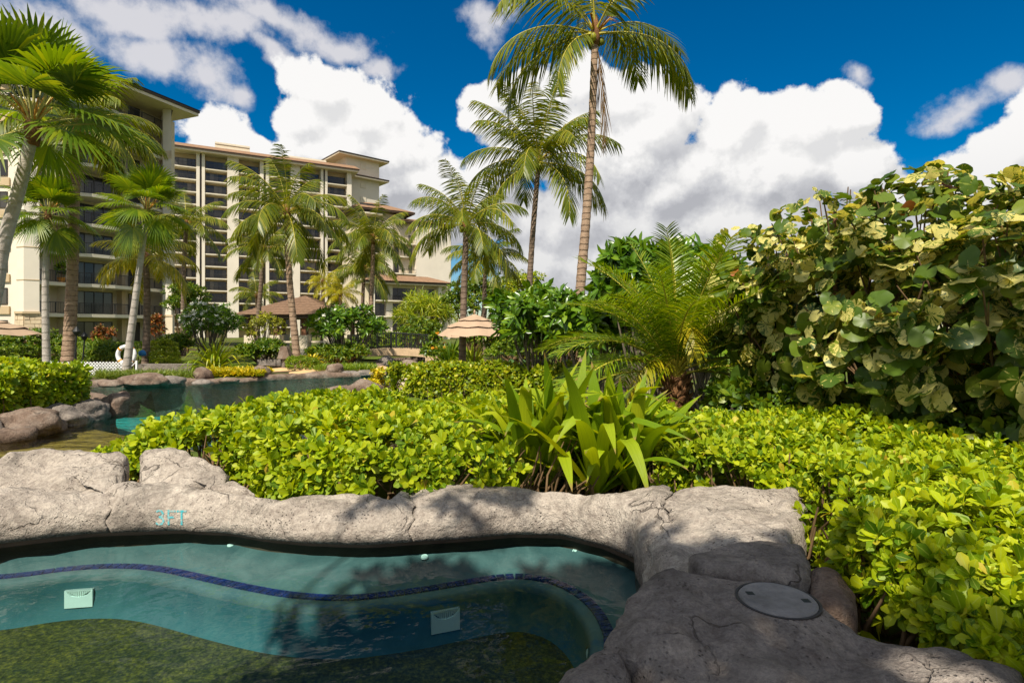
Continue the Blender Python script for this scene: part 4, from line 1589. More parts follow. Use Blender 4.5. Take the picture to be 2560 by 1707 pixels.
def fan_leaf(pitch, pet, Rr, droop, seed, ns=38, mat='fan'):
    r = np.random.RandomState(seed)
    V, F_, U, mi = [], [], [], []
    a = rad(pitch)
    pts = []
    p = np.zeros(3)
    for i in range(9):
        t = i / 8
        aa = a - 0.35 * droop * t
        d = np.array([0, math.cos(aa), math.sin(aa)])
        if i:
            p = p + d * pet / 8
        pts.append(p.copy())
        w = 0.028 * (1 - 0.45 * t)
        V += [p + np.array([-w, 0, 0]), p + np.array([0, -math.sin(aa), math.cos(aa)]) * w * .6, p + np.array([w, 0, 0]), p - np.array([0, -math.sin(aa), math.cos(aa)]) * w * .6]
        U += [(0, t)] * 4
    for i in range(8):
        for k in range(4):
            F_.append((i * 4 + k, i * 4 + (k + 1) % 4, i * 4 + 4 + (k + 1) % 4, i * 4 + 4 + k))
            mi.append(1)
    aa = a - 0.5 * droop
    T_ = np.array([0, math.cos(aa), math.sin(aa)])
    X_ = np.array([1.0, 0, 0])
    Nn = np.cross(X_, T_)
    half = rad(118)
    dl = half / ns * 1.04
    for k in range(ns):
        ph = -half + 2 * half * (k + .5) / ns
        Rk = Rr * (0.78 + 0.22 * math.cos(ph)) * r.uniform(.93, 1.05)
        bb = len(V)
        for (rr_, wf) in ((.03, 1), (.33, 1), (.60, 1), (.80, .62), (1.0, .05)):
            wd = dl * wf * rr_ * Rk if rr_ <= .6 else dl * 0.60 * wf * Rk
            dirv = T_ * math.cos(ph) + X_ * math.sin(ph)
            sidev = -T_ * math.sin(ph) + X_ * math.cos(ph)
            base = pts[-1] + dirv * Rk * rr_ + Nn * (0.20 * Rk * rr_ * (1 - math.cos(ph * 0.8)))
            base = base - np.array([0, 0, 1.0]) * Rk * (0.10 + 0.30 * droop) * rr_ ** 3 * r.uniform(.8, 1.25)
            V += [base - sidev * wd, base + Nn * (0.055 * Rk * dl * 12 * wf * rr_ * .35), base + sidev * wd]
            U += [(-1, rr_), (0, rr_), (1, rr_)]
        for i in range(4):
            q_ = bb + i * 3
            F_ += [(q_, q_ + 1, q_ + 4, q_ + 3), (q_ + 1, q_ + 2, q_ + 5, q_ + 4)]
            mi += [0, 0]
    return mesh_np('frond', V, F_, [M[mat], M['petiole']], True, U, mi)


def trunk_mesh(path, r0, r1, mat, rings=0, seg=14, swell=1.35):
    A, L = resample(path, max(24, rings * 3 if rings else 40))
    mb = MB()
    n = len(A)
    rr_ = []
    for i in range(n):
        t = i / (n - 1)
        w = r0 + (r1 - r0) * t
        w *= 1 + (swell - 1) * math.exp(-t * 14)
        w *= 1 + (0.05 * (1 if i % 3 == 0 else -0.3) if rings else 0) + 0.03 * fbm((i * 0.31, r0 * 10, 0), 1, 2)
        rr_.append(w)
    mb.tube([tuple(p) for p in A], rr_, seg)
    return mb.mesh('trunk', mat, True)


FR = {}
for k, (pit, dr) in enumerate(((82, 0.75), (66, 1.1), (50, 1.45), (34, 1.6), (18, 1.6), (2, 1.5), (-18, 1.25), (-42, 0.9))):
    for s_ in range(2):
        FR[('coco', k, s_)] = coco_frond(pit, 4.0, dr * (1 if s_ else 0.85), 100 + k * 7 + s_)
        FR[('yellow', k, s_)] = coco_frond(pit, 4.0, dr * (1 if s_ else 0.85), 300 + k * 7 + s_, nl=40, mats=('coconut_yellow', 'rachis'))
        FR[('fan', k, s_)] = fan_leaf(min(pit, 80) if k else 78, 1.05, 1.15, 0.25 + 0.12 * k, 500 + k * 5 + s_)
FR['dry'] = coco_frond(-78, 3.6, 0.25, 77, nl=30, hang=0.9, mats=('dryfrond', 'dryfrond'))


def coconut(label, path, r0, r1, L, counts, seed, kind='coco', mat='coco_trunk', rings=0, nuts=True, dry=0, yaw0=0.0, group='coconut palms round the pool', extra=(), spear=1, seg=12):
    """counts: how many fronds of each steepness, from the upright spear downwards"""
    r = random.Random(seed)
    root = thing('coconut_palm', label, 'palm', path[0], group)
    put('trunk', trunk_mesh(path, r0, r1, M[mat], rings, seg), root)
    top = Vector(path[-1])
    k = L / 4.0
    n = 0
    for lev, cnt in enumerate(counts):
        for j in range(cnt):
            o = put('frond', FR[(kind, lev, r.randint(0, 1))], root)
            o.location = top + Vector((0, 0, 0.05 * k))
            o.rotation_euler = (0, r.uniform(-.12, .12), yaw0 + n * 2.399 + r.uniform(-.25, .25))
            sc = k * r.uniform(.88, 1.08)
            o.scale = (sc, sc, sc)
            n += 1
    for (lev, yaw, sc) in extra:
        o = put('frond', FR[(kind, lev, 1)], root)
        o.location = top
        o.rotation_euler = (0, 0, rad(yaw))
        o.scale = (k * sc,) * 3
    for j in range(dry):
        o = put('frond', FR['dry'], root)
        o['label'] = 'dry brown hanging frond'
        o.location = top + Vector((0, 0, -0.1))
        o.rotation_euler = (0, 0, r.uniform(0, 6.28) if j else rad(-75))
        o.scale = (k * .9,) * 3
    # fibrous crown base and flower stalks
    mb = MB()
    mb.tube([top + Vector((0, 0, -0.35 * k)), top + Vector((0, 0, -0.1 * k)), top + Vector((0, 0, 0.28 * k)), top + Vector((0, 0, 0.6 * k))],
            [r1 * 1.05, r1 * 1.55, r1 * 1.3, r1 * 0.4], 10)
    mb.put('crown_base', M['husk'], root, True)
    if nuts:
        fm = MB()
        for j in range(6):
            a = r.uniform(0, 6.28)
            p0 = top + Vector((math.cos(a) * r1, math.sin(a) * r1, 0.1 * k))
            p1 = p0 + Vector((math.cos(a) * .35, math.sin(a) * .35, .32)) * k
            p2 = p1 + Vector((math.cos(a) * .28, math.sin(a) * .28, -.15)) * k
            fm.tube([p0, p1, p2], [0.025 * k, 0.02 * k, 0.008 * k], 5)
        fm.put('flower_stalk', M['coir'], root, True)
        for j in range(7):
            a = r.uniform(0, 6.28)
            bm = bmesh.new()
            bmesh.ops.create_icosphere(bm, subdivisions=2, radius=0.11 * k)
            me = bpy.data.meshes.new('coconut')
            bm.to_mesh(me)
            bm.free()
            me.materials.append(M['olive'])
            me.polygons.foreach_set('use_smooth', np.full(len(me.polygons), True))
            o = put('coconut', me, root)
            o.location = top + Vector((math.cos(a) * (r1 + .12 * k), math.sin(a) * (r1 + .12 * k), -0.12 * k - r.uniform(0, .15) * k))
            o.scale = (1, 1, 1.25)
    return root


def fanpalm(label, path, r0, r1, k, counts, seed, yaw0=0.0, group='fan palms on the far bank', extra=()):
    r = random.Random(seed)
    root = thing('fan_palm', label, 'palm', path[0], group)
    put('trunk', trunk_mesh(path, r0, r1, M['fan_trunk'], 0, 14, 1.3), root)
    top = Vector(path[-1])
    n = 0
    for lev, cnt in enumerate(counts):
        for j in range(cnt):
            o = put('frond', FR[('fan', lev, r.randint(0, 1))], root)
            o.location = top + Vector((0, 0, 0.1 * k))
            o.rotation_euler = (0, r.uniform(-.2, .2), yaw0 + n * 2.399 + r.uniform(-.3, .3))
            sc = k * r.uniform(.88, 1.1)
            o.scale = (sc, sc, sc)
            n += 1
    for (lev, yaw, sc) in extra:
        o = put('frond', FR[('fan', lev, 1)], root)
        o.location = top
        o.rotation_euler = (0, 0, rad(yaw))
        o.scale = (k * sc,) * 3
    mb = MB()
    mb.tube([top + Vector((0, 0, -0.3 * k)), top + Vector((0, 0, .05 * k)), top + Vector((0, 0, 0.45 * k))], [r1 * 1.0, r1 * 1.5, r1 * .5], 10)
    mb.put('crown_base', M['husk'], root, True)
    fm = MB()
    for j in range(12):
        a = r.uniform(0, 6.28)
        p0 = top
        p1 = p0 + Vector((math.cos(a) * .35, math.sin(a) * .35, .55 + r.uniform(-.1, .2))) * k
        fm.tube([p0, (p0 + p1) / 2 + Vector((0, 0, .08 * k)), p1], [0.02 * k, 0.02 * k, 0.012 * k], 5)
    fm.put('flower_stalk', M['coir'], root, True)
    return root

# ================================================================== planting close to the tub
NEAR = [(-3.75, 5.2), (-3.35, 4.95), (-2.8, 4.85), (-2.2, 4.6), (-1.85, 4.15), (-1.2, 4.02), (-0.6, 4.02), (0.05, 4.12), (0.65, 4.2), (0.95, 4.5), (0.85, 5.4),
        (0.5, 6.4), (-0.6, 6.7), (-1.8, 6.5), (-2.9, 6.1), (-3.6, 5.6)]


def near_h(x, y):
    return 0.545 + 0.04 * math.sin(x * 2.1) - 0.30 * max(0, min(1, (-2.6 - x) / 1.2)) - 0.10 * max(0, min(1, (x - 0.3) / 0.7)) - 0.14 * max(0, min(1, (4.35 - y) / 0.5))


hedge('low bright green leafy hedge directly behind the hot tub coping', NEAR, lambda x, y: 0.10, near_h, 5500, 0.078, 9, LEAF_OB2, M['naupaka'], 300, 0.42,
      seed=3, nstem=380, holes=True, shoots=34, round_=0.3, clear=((0.60, 4.5, 0.6), (0.5, 4.0, 0.3), (0.1, 4.5, .35)), seen=[1, 1, 1, 1, 1, 1, 1, 1, 1, 1, 0, 0, 0, 0, 0, 1])

RIGHT = [(1.0, 4.3), (1.5, 4.0), (1.82, 3.7), (1.74, 3.3), (1.56, 2.85), (1.43, 2.45), (1.50, 2.1), (1.72, 1.62), (3.0, 1.9), (3.6, 2.7), (3.9, 3.6), (3.3, 4.9),
         (2.9, 6.0), (2.3, 6.6), (1.5, 6.6), (1.0, 5.6)]


def right_h(x, y):
    return 0.52 + 0.05 * math.sin(x * 2.7 + y) - 0.10 * max(0, min(1, (2.3 - y) / 0.6)) - 0.12 * max(0, min(1, (y - 5.2) / 1.0))


hedge('spreading bright green leafy hedge beside the dark rock slab and tall variegated bush', RIGHT, lambda x, y: 0.08, right_h, 8000, 0.066, 8, LEAF_OB2, M['naupaka'],
      300, 0.33, seed=5, nstem=260, holes=True, shoots=40, round_=0.28, clear=((0.66, 4.5, 0.5), (2.11, 7.3, 0.45), (2.0, 6.7, 0.35)), seen=[1, 1, 1, 1, 1, 1, 1, 1, 0, 0, 0, 0, 0, 0, 0, 1])

# shaded undergrowth in front of the tall bush
hedge('dark green undergrowth beneath the tall variegated bush', [(2.3, 6.7), (2.9, 5.9), (3.4, 5.0), (3.9, 4.0), (4.6, 4.2), (4.2, 5.6), (3.4, 7.2), (2.6, 7.6)], 0.02, 0.72,
      900, 0.11, 8, LEAF_OB2, M['shrub'], 0, 0.4, seed=9, cat='undergrowth', name='undergrowth')

strap_clump('crinum_lily', 'crinum lily with broad glossy bending strap leaves rising behind the coping', 'plant', (0.60, 4.34, 0.14), 230, 1.10, 0.060, 'crinum', 21, None, (1, 62), .95, True, ((0.05, 0.05), (-.28, .28), (.28, .32), (-.05, .55), (.35, .12), (-.5, .2)), True)

# ------------------------------------------------------------------ pygmy date palm
FRD = [coco_frond(p_, 1.95, d_, 900 + i, nl=64, hang=0.12, wid=0.0165, leaflen=0.25, stiff=0.34, mats=('date', 'rachis'), bare=0.14, tipf=0.35)
       for i, (p_, d_) in enumerate(((84, .5), (70, .8), (56, 1.0), (40, 1.2), (24, 1.35), (8, 1.3), (-8, 1.1)))]
FRY = coco_frond(30, 1.15, 2.3, 960, nl=34, hang=0.5, wid=0.04, leaflen=0.30, stiff=0.1, mats=('coconut_yellow', 'rachis'))
dp = (2.12, 7.3, 0.05)
date = thing('date_palm', 'stocky date palm with feathery arching fronds between plumeria and variegated bush', 'palm', dp)
put('trunk', trunk_mesh([dp, (2.12, 7.3, 0.4), (2.11, 7.3, 0.8)], 0.17, 0.15, M['husk'], 8, 14, 1.05), date)
top = Vector((2.11, 7.3, 0.82))
n = 0
for lev, cnt in enumerate((4, 8, 11, 11, 9, 4, 0)):
    for j in range(cnt):
        yw = (n * 2.399) % 6.283
        if lev >= 3 and abs(yw - math.pi) < 0.75:
            n += 1
            continue
        o = put('frond', FRD[lev], date)
        o.location = top + Vector((0, 0, rnd.uniform(-.03, .06)))
        o.rotation_euler = (0, rnd.uniform(-.1, .1), n * 2.399 + rnd.uniform(-.2, .2))
        s_ = rnd.uniform(.86, 1.1)
        o.scale = (s_, s_, s_)
        n += 1
for yaw, z, s_ in ((130, 0.12, 1.0), (185, .60, .8)):
    o = put('frond', FRY, date)
    o['label'] = 'yellowing drooping frond'
    o.location = top + Vector((0, 0, z))
    o.rotation_euler = (0, 0, rad(yaw))
    o.scale = (s_, s_, s_)
mb = MB()
for k in range(46):
    a = k * 2.399
    zz = 0.12 + 0.70 * (k / 46)
    p0 = Vector((2.11 + math.cos(a) * .14, 7.3 + math.sin(a) * .14, zz))
    mb.tube([p0, p0 + Vector((math.cos(a) * .07, math.sin(a) * .07, .09))], [0.035, 0.014], 5)
stuff(mb.put('leaf_bases', M['husk'], date, True))

# ------------------------------------------------------------------ tall variegated hibiscus bush
def heartleaf():
    V, U, F_ = [(0, 0, 0)], [(0, 0)], []
    n = 16
    for i in range(n + 1):
        a = -math.pi * 0.94 + 2 * math.pi * 0.94 * i / n
        rr_ = 0.50 * (1.0 + 0.10 * math.cos(a)) + (0.16 * max(0, math.cos(a)) ** 6)
        x, y = math.sin(a) * rr_, math.cos(a) * rr_ + 0.0
        z = -0.22 * (x * x + y * y) + 0.05 * math.sin(a * 5)
        V.append((x, y, z))
        U.append((x * 2, y * 2))
    for i in range(1, n + 1):
        F_.append((0, i, i + 1))
    return np.array(V), np.array(F_, int), np.array(U)


HEART = heartleaf()


def hibmat():
    m, t, out = newmat('variegated_leaf')
    r = RANDOM(t)
    a = t.nodes.new('ShaderNodeAttribute')
    a.attribute_name = 'luv'
    s = t.nodes.new('ShaderNodeSeparateXYZ')
    t.links.new(a.outputs['Vector'], s.inputs[0])
    # rays of cream between the veins
    ang = MATH(t, 'ARCTAN2', s.outputs[0], s.outputs[1])
    cmb = t.nodes.new('ShaderNodeCombineXYZ')
    t.links.new(MATH(t, 'MULTIPLY', ang, 2.2), cmb.inputs[0])
    t.links.new(MATH(t, 'MULTIPLY', r, 37.0), cmb.inputs[1])
    t.links.new(VM(t, 'LENGTH', a.outputs['Vector']), cmb.inputs[2])
    nz = NOISE(t, 1.3, 4, 0.65, cmb.outputs[0])
    r2 = MATH(t, 'FRACT', MATH(t, 'MULTIPLY', r, 7.31))
    thr = MATH(t, 'MULTIPLY_ADD', r2, 0.46, 0.355)
    mask = RANGE(t, MATH(t, 'SUBTRACT', nz, thr), -0.015, 0.02)
    green = RAMP(t, r, [(0.0, (0.045, 0.10, 0.010)), (0.5, (0.10, 0.17, 0.015)), (1.0, (0.20, 0.25, 0.02))])
    cream = RAMP(t, r2, [(0.0, (0.66, 0.60, 0.19)), (0.5, (0.70, 0.60, 0.17)), (1.0, (0.52, 0.50, 0.08))])
    c = MIXC(t, mask, green, cream)
    red = RANGE(t, r, 0.990, 0.993)
    c = MIXC(t, red, c, (0.38, 0.12, 0.03))
    b = PRINC(t, None, c, 0.42, 0.4)
    tr = t.nodes.new('ShaderNodeBsdfTranslucent')
    t.links.new(MIXC(t, 1.0, c, (1.3, 1.2, 0.45), 'MULTIPLY'), tr.inputs['Color'])
    mx = t.nodes.new('ShaderNodeMixShader')
    mx.inputs[0].default_value = 0.38
    t.links.new(b, mx.inputs[1])
    t.links.new(tr.outputs[0], mx.inputs[2])
    t.links.new(mx.outputs[0], out.inputs[0])
    return m


M['hibiscus'] = hibmat()
hib = thing('variegated_hibiscus', 'tall cream and green variegated hibiscus bush with heart shaped leaves above the hedge', 'bush', (4.2, 5.4, 0.0))
r = np.random.RandomState(44)
# crown lobes along the planting strip: centre, radii
lob = [((3.1, 7.4, 1.85), (.7, .7, .9)), ((3.25, 6.7, 1.55), (.7, .7, 1.0)), ((3.5, 6.2, 2.1), (.8, .75, .9)), ((3.55, 5.4, 1.35), (.8, .75, .95)), ((4.0, 5.6, 2.08), (.85, .8, .95)),
       ((4.0, 4.7, 1.35), (.85, .8, 1.0)), ((4.6, 4.9, 1.85), (.9, .9, 1.0)), ((4.4, 4.1, 1.3), (.8, .7, .95)), ((5.0, 4.4, 1.8), (.9, .8, .95)), ((5.2, 5.4, 2.1), (.9, .9, .8)), ((5.0, 3.7, 1.4), (.8, .7, .9))]
C, N_ = [], []
for k, (c_, rr_) in enumerate(lob):
    nn_ = 1250
    d = unit(nn_, r)
    d = d[d[:, 2] > -0.75]
    rad_ = 1 - np.abs(r.normal(0, 0.20, len(d)))
    p = np.array(c_) + d * np.array(rr_) * rad_[:, None]
    p += np.array([[fbm(q_, 2.5, 3) for q_ in p]]).T * d * 0.12
    C.append(p)
    N_.append(d)
C, N_ = np.vstack(C), np.vstack(N_)
holes = np.array([fbm(q_, 1.9, 3) for q_ in C])
keep = (C[:, 2] > 0.5) & (holes > -0.12)
C, N_ = C[keep], N_[keep]
nl = len(C)
facing = N_ * 0.7 + np.array([-0.05, -0.15, 0.55]) + r.normal(size=(nl, 3)) * 0.55
facing /= np.linalg.norm(facing, axis=1)[:, None]
hang = N_ * 0.5 + np.array([0, 0, -0.75]) + r.normal(size=(nl, 3)) * 0.5
hang -= facing * np.sum(hang * facing, 1)[:, None]
Rm = basis(hang, facing)
S = r.uniform(0.10, 0.20, nl) * np.clip(1.55 - 0.33 * C[:, 2], 0.85, 1.3)
dist = np.linalg.norm(C - np.array([0, 0, CZ]), axis=1)
outer_ = np.zeros(nl)
key = dist / S + np.where(N_ @ np.array([-0.6, -0.8, 0]) > 0.2, 0, 60) + np.where(np.abs(C[:, 0]) > C[:, 1] * 0.9, 1e3, 0)
foliage(hib, 'foliage', HEART, Rm, C, S, M['hibiscus'], 300, key)
mb = MB()
for k, (c_, rr_) in enumerate(lob):
    for j in range(16):
        b = Vector((c_[0] + 0.25 + r.uniform(-.2, .2), c_[1] + 0.25 + r.uniform(-.2, .2), 0.0))
        d = unit(1, r)[0]
        d[2] = abs(d[2])
        tip = Vector(np.array(c_) + d * np.array(rr_) * 0.95)
        mid = b * 0.5 + tip * 0.5
        mid.z = b.z * 0.35 + tip.z * 0.65
        mb.tube([b, mid, tip], [0.022, 0.014, 0.006], 5, False)
stuff(mb.put('branches', M['stem'], hib, True))
tip = at(1918, 455, 6.0)
tag(MB().tube([(tip.x, 6.0, 0.0), (tip.x, 6.0, tip.z)], 0.018, 8).put('garden_stake', M['wood']), 'thin brown stake poking up above the variegated bush', 'stake')

# ================================================================== palms
def gz(x, y):
    return float(land(np.array(x), np.array(y)))


def P3(x, y, Y):
    return tuple(at(x, y, Y))


def base(x, y, Y):
    p = at(x, y, Y)
    return (p.x, p.y, gz(p.x, p.y) - 0.05)


# tall palm in the middle
coconut('tallest coconut palm, thick banded tan trunk leaning right above the dark plumeria hedge', [base(1326, 720, 22), P3(1333, 670, 22), P3(1345, 520, 22), P3(1358, 320, 22), P3(1367, 80, 22)],
        0.215, 0.125, 5.0, (2, 2, 2, 2, 1, 0, 0, 0), 5, rings=34, dry=1, yaw0=0.6, seg=18,
        extra=((4, 98, 1.0), (5, 75, .95), (4, -70, 1.05), (5, -108, 1.0), (6, 140, .8), (3, -40, .9)))
coconut('slender coconut palm with dark trunk standing beside the tallest palm', [base(1213, 740, 33), P3(1215, 690, 33), P3(1222, 560, 33), P3(1237, 375, 33)],
        0.20, 0.14, 5.3, (4, 5, 4, 4, 3, 2, 1, 0), 12, mat='coco_trunk_dark', rings=26, yaw0=1.1, extra=((4, 85, 1), (5, -95, 1), (6, 110, .9)))
coconut('coconut palm with pale grey trunk foot growing right behind the tan umbrella', [base(1062, 840, 22), P3(1062, 820, 22), P3(1066, 660, 22), P3(1071, 520, 22)],
        0.145, 0.11, 2.8, (2, 3, 4, 4, 4, 3, 1, 0), 18, mat='coco_trunk_dark', yaw0=0.3)
coconut('small coconut palm half hidden behind the palm at the umbrella', [base(1112, 700, 34), P3(1113, 660, 34), P3(1116, 600, 34)], 0.15, 0.12, 2.8, (1, 3, 4, 4, 4, 3, 1, 0), 25, mat='coco_trunk_dark', yaw0=2.0)
# far bank
coconut('large coconut palm with orange flower stalks beside the golden crotons', [base(683, 805, 29), P3(677, 770, 29), P3(665, 640, 29), P3(659, 492, 29)],
        0.19, 0.13, 3.7, (2, 3, 4, 5, 4, 4, 2, 1), 31, rings=22, yaw0=0.9)
coconut('coconut palm leaning over the brown gazebo roof, greyish trunk', [base(588, 790, 38), P3(594, 720, 38), P3(601, 640, 38), P3(606, 575, 38)],
        0.17, 0.13, 2.8, (1, 3, 4, 4, 4, 3, 2, 0), 37, mat='coco_trunk_dark', yaw0=0.2)
coconut('coconut palm with pale slim trunk behind the round plumeria tree', [base(852, 800, 46), P3(853, 700, 46), P3(856, 620, 46), P3(857, 552, 46)],
        0.19, 0.15, 3.9, (2, 4, 5, 5, 5, 4, 2, 0), 41, yaw0=1.4)
coconut('leaning coconut palm close behind the pale slim palm', [base(832, 800, 54), P3(832, 730, 54), P3(836, 620, 54)], 0.2, 0.15, 3.8, (1, 3, 4, 5, 4, 3, 1, 0), 47, mat='coco_trunk_dark', yaw0=0.1)
coconut('young yellowish palm to the left of the gazebo peak', [base(740, 800, 52), P3(740, 720, 52), P3(742, 648, 52)], 0.16, 0.13, 2.0, (1, 2, 3, 4, 4, 3, 1, 0), 53, kind='yellow', yaw0=0.1, nuts=False)
coconut('young yellowish palm growing above the round plumeria tree', [base(782, 800, 48), P3(782, 730, 48), P3(782, 676, 48)], 0.16, 0.13, 2.1, (1, 2, 3, 4, 4, 3, 1, 0), 59, kind='yellow', yaw0=0.7, nuts=False)
coconut('dark young palm over the gazebo roof corner', [base(590, 800, 50), P3(590, 720, 50), P3(590, 680, 50)], 0.16, 0.13, 2.4, (1, 2, 3, 4, 3, 2, 0, 0), 61, yaw0=0.7, nuts=False)
coconut('coconut palm with long yellow fronds behind the leaning white fan palm', [base(336, 822, 31), P3(336, 800, 31), P3(338, 680, 31), P3(335, 598, 31)],
        0.19, 0.15, 3.1, (1, 2, 2, 3, 3, 2, 1, 0), 67, kind='yellow', mat='coco_trunk_dark', yaw0=1.2, extra=((4, 80, 1), (5, -95, 1.05), (6, -60, 1)))
coconut('coconut palm in front of the tower, thin dark trunk behind white flowering bush', [base(420, 800, 42), P3(421, 700, 42), P3(423, 600, 42), P3(428, 520, 42)],
        0.18, 0.14, 3.4, (1, 2, 3, 4, 3, 2, 1, 0), 71, mat='coco_trunk_dark', yaw0=0.5)
coconut('coconut palm with thick ridged tan trunk beside the black torches', [base(156, 850, 27), P3(158, 820, 27), P3(166, 640, 27), P3(172, 450, 27), P3(176, 300, 27)],
        0.27, 0.17, 4.1, (1, 3, 4, 5, 5, 4, 2, 1), 73, rings=40, yaw0=2.2, extra=((4, -80, 1.05), (5, -95, 1.0), (3, -60, 1)))
# fan palms
fanpalm('leaning fan palm with broad fans, trunk rising from behind the left hedge', [(-12.2, 11.5, -0.5), P3(-40, 760, 11.5), P3(8, 560, 11.5), P3(45, 430, 11.5), P3(76, 300, 11.5)],
        0.15, 0.105, 1.02, (5, 6, 5, 3, 2, 1, 0, 0), 3, 0.4, extra=((6, 175, .9), (5, -110, 1.0), (4, -80, 1.1), (1, 0, 1.1), (1, 180, 1.15)))
fanpalm('upright fan palm with straight smooth grey trunk next to the ridged trunk', [base(110, 850, 25), P3(107, 820, 25), P3(104, 660, 25), P3(110, 500, 25)],
        0.155, 0.10, .95, (4, 5, 4, 3, 3, 3, 3, 2), 5, 0.9)
fanpalm('leaning fan palm with white trunk in front of the lattice and life ring', [base(289, 862, 23), P3(291, 845, 23), P3(312, 680, 23), P3(331, 540, 23), P3(338, 490, 23)],
        0.15, 0.095, .92, (4, 5, 4, 3, 3, 3, 2, 1), 8, 1.6)

# ================================================================== planting, left bank and far side
LEFT = [(-12.5, 11.3), (-10.1, 11.2), (-9.95, 12.2), (-9.95, 13.4), (-10.6, 14.0), (-13, 15), (-15.5, 14)]
hedge('bright green leafy hedge on the left rock bank, water on its far side', LEFT, -0.42, lambda x, y: 1.0 + 0.06 * math.sin(x * 2 + y), 2600, 0.13, 8, LEAF_OB2, M['naupaka'], 300, 0.5, seed=13, nstem=80,
      seen=[1, 1, 1, 0, 0, 0, 0])
lr = [(-10.6, 10.75, 1.0, .5, .42, 1), (-9.75, 11.35, .75, .55, .40, 2), (-9.75, 12.35, .45, .5, .34, 3), (-9.75, 13.1, .40, .45, .36, 4), (-9.65, 13.8, .32, .38, .42, 5), (-12.2, 10.3, 1.0, .6, .42, 6)]
nm = ['long grey boulder at the water under the left hedge, farthest from the bridge', 'grey boulder with a pale foot under the left hedge', 'small dark split boulder in the left bank',
      'grey boulder near the tip of the left bank', 'round brown boulder at the tip of the left bank', 'grey boulder where the left bank leaves the picture']
for (x, y, a, b, h, s_), l_ in zip(lr, nm):
    boulder('boulder', l_, (x, y, POOLZ + h * 0.28), a, b, h, M['lava'] if s_ in (2, 5) else M['rock_dark'], s_ * 1.9, 4, 0.3, 'boulders round the pool')
MID = [tuple(atz(900, 905, -0.45))[:2], tuple(atz(1000, 918, -0.45))[:2], tuple(atz(1180, 925, -0.45))[:2], (1.6, 13.2), (2.0, 15.5), (-0.5, 15.8), (-2.2, 16.2), (-3.3, 16.0)]
hedge('clipped golden green hedge across the lawn below the tan umbrella', MID, -0.5, 0.95, 2400, 0.12, 7, LEAF_OB2, M['naupaka_far'], 0, 0.5, seed=17, round_=0.25, nstem=60, seen=[1, 1, 1, 0, 0, 0, 0, 1])
bush('croton_bush', 'small golden croton bush at the water beside the pale paving', 'shrub', at(868, 884, 17.6), .45, .4, .38, 130, .13, 7, LEAF_OV, 'yellowhedge', 5, 8)
boulder('boulder', 'low pinkish boulder at the near shore beside the golden croton', at(790, 905, 16.9), .55, .4, .25, M['lava'], 31, 4, .3, 'boulders round the pool')
boulder('boulder', 'dark brown boulder at the near shore under the golden croton', at(838, 898, 17.0), .6, .45, .34, M['lava'], 33, 4, .3, 'boulders round the pool')

# far shore stones
fs = [(330, 868, 20.4, 1.05, .6, .36, 'broad dark brown boulder on the far shore below the lattice fence'), (255, 880, 20.0, .55, .45, .2, 'low dark stone at the waterline beside the broad boulder'),
      (390, 872, 20.8, .6, .5, .25, 'grey stone between the broad boulder and the clump of grass lilies'), (465, 858, 21.8, .42, .4, .42, 'upright brown rock behind the grey ray shaped stone'),
      (465, 876, 20.8, .48, .35, .16, 'grey ray shaped stone lying in the water'), (526, 872, 21.2, .45, .33, .18, 'brown tent shaped stone lying in the water'),
      (601, 851, 23.4, .40, .4, .36, 'dark square rock at the end of the golden groundcover'), (735, 858, 24.6, .55, .4, .22, 'low brown stone on the planted island'),
      (768, 846, 25.2, .50, .45, .42, 'peaked brown rock on the planted island'), (800, 858, 24.9, .6, .4, .24, 'grey worn stone on the island shore'), (850, 855, 25.0, .7, .4, .22, 'grey worn stone at the tip of the island'),
      (885, 830, 31.5, .7, .6, .55, 'grey boulder under the left end of the bridge'), (940, 838, 33.5, 1.1, .7, .55, 'dark boulder in the shade under the bridge'), (985, 843, 29.5, .55, .45, .32, 'dark boulder right of the bridge channel')]
for i, (x, y, Y, a, b, h, l_) in enumerate(fs):
    p = at(x, y, Y)
    boulder('boulder', l_, (p.x, p.y, p.z - h * .25), a * .85, b * .8, h * .8, M['lava'] if i not in (2, 4, 9, 10, 11) else M['rock_dark'], 41 + i * 2.3, 3, .3, 'boulders round the pool')


def groundcover(name, label, poly, z, n, leaf, mat, seed, h=.12, tm=BLADE):
    r = np.random.RandomState(seed)
    xs = [p[0] for p in poly]
    ys = [p[1] for p in poly]
    x = r.uniform(min(xs), max(xs), n * 3)
    y = r.uniform(min(ys), max(ys), n * 3)
    k = inpoly(x, y, poly)
    x, y = x[k][:n], y[k][:n]
    C = np.stack([x, y, np.full(len(x), z) + r.uniform(0, h, len(x))], 1)
    N_ = np.tile([0, 0, 1.0], (len(x), 1)) + r.normal(size=(len(x), 3)) * .3
    N_ /= np.linalg.norm(N_, axis=1)[:, None]
    Rm, T, S = rosettes(C, N_, leaf, 6, r, (5, 60))
    V, F_, U = scatter(tm, Rm, T, S)
    o = put(name, mesh_np(name, V, F_, M[mat], True, U))
    o['label'] = label
    o['category'] = 'ground cover'
    return stuff(o)


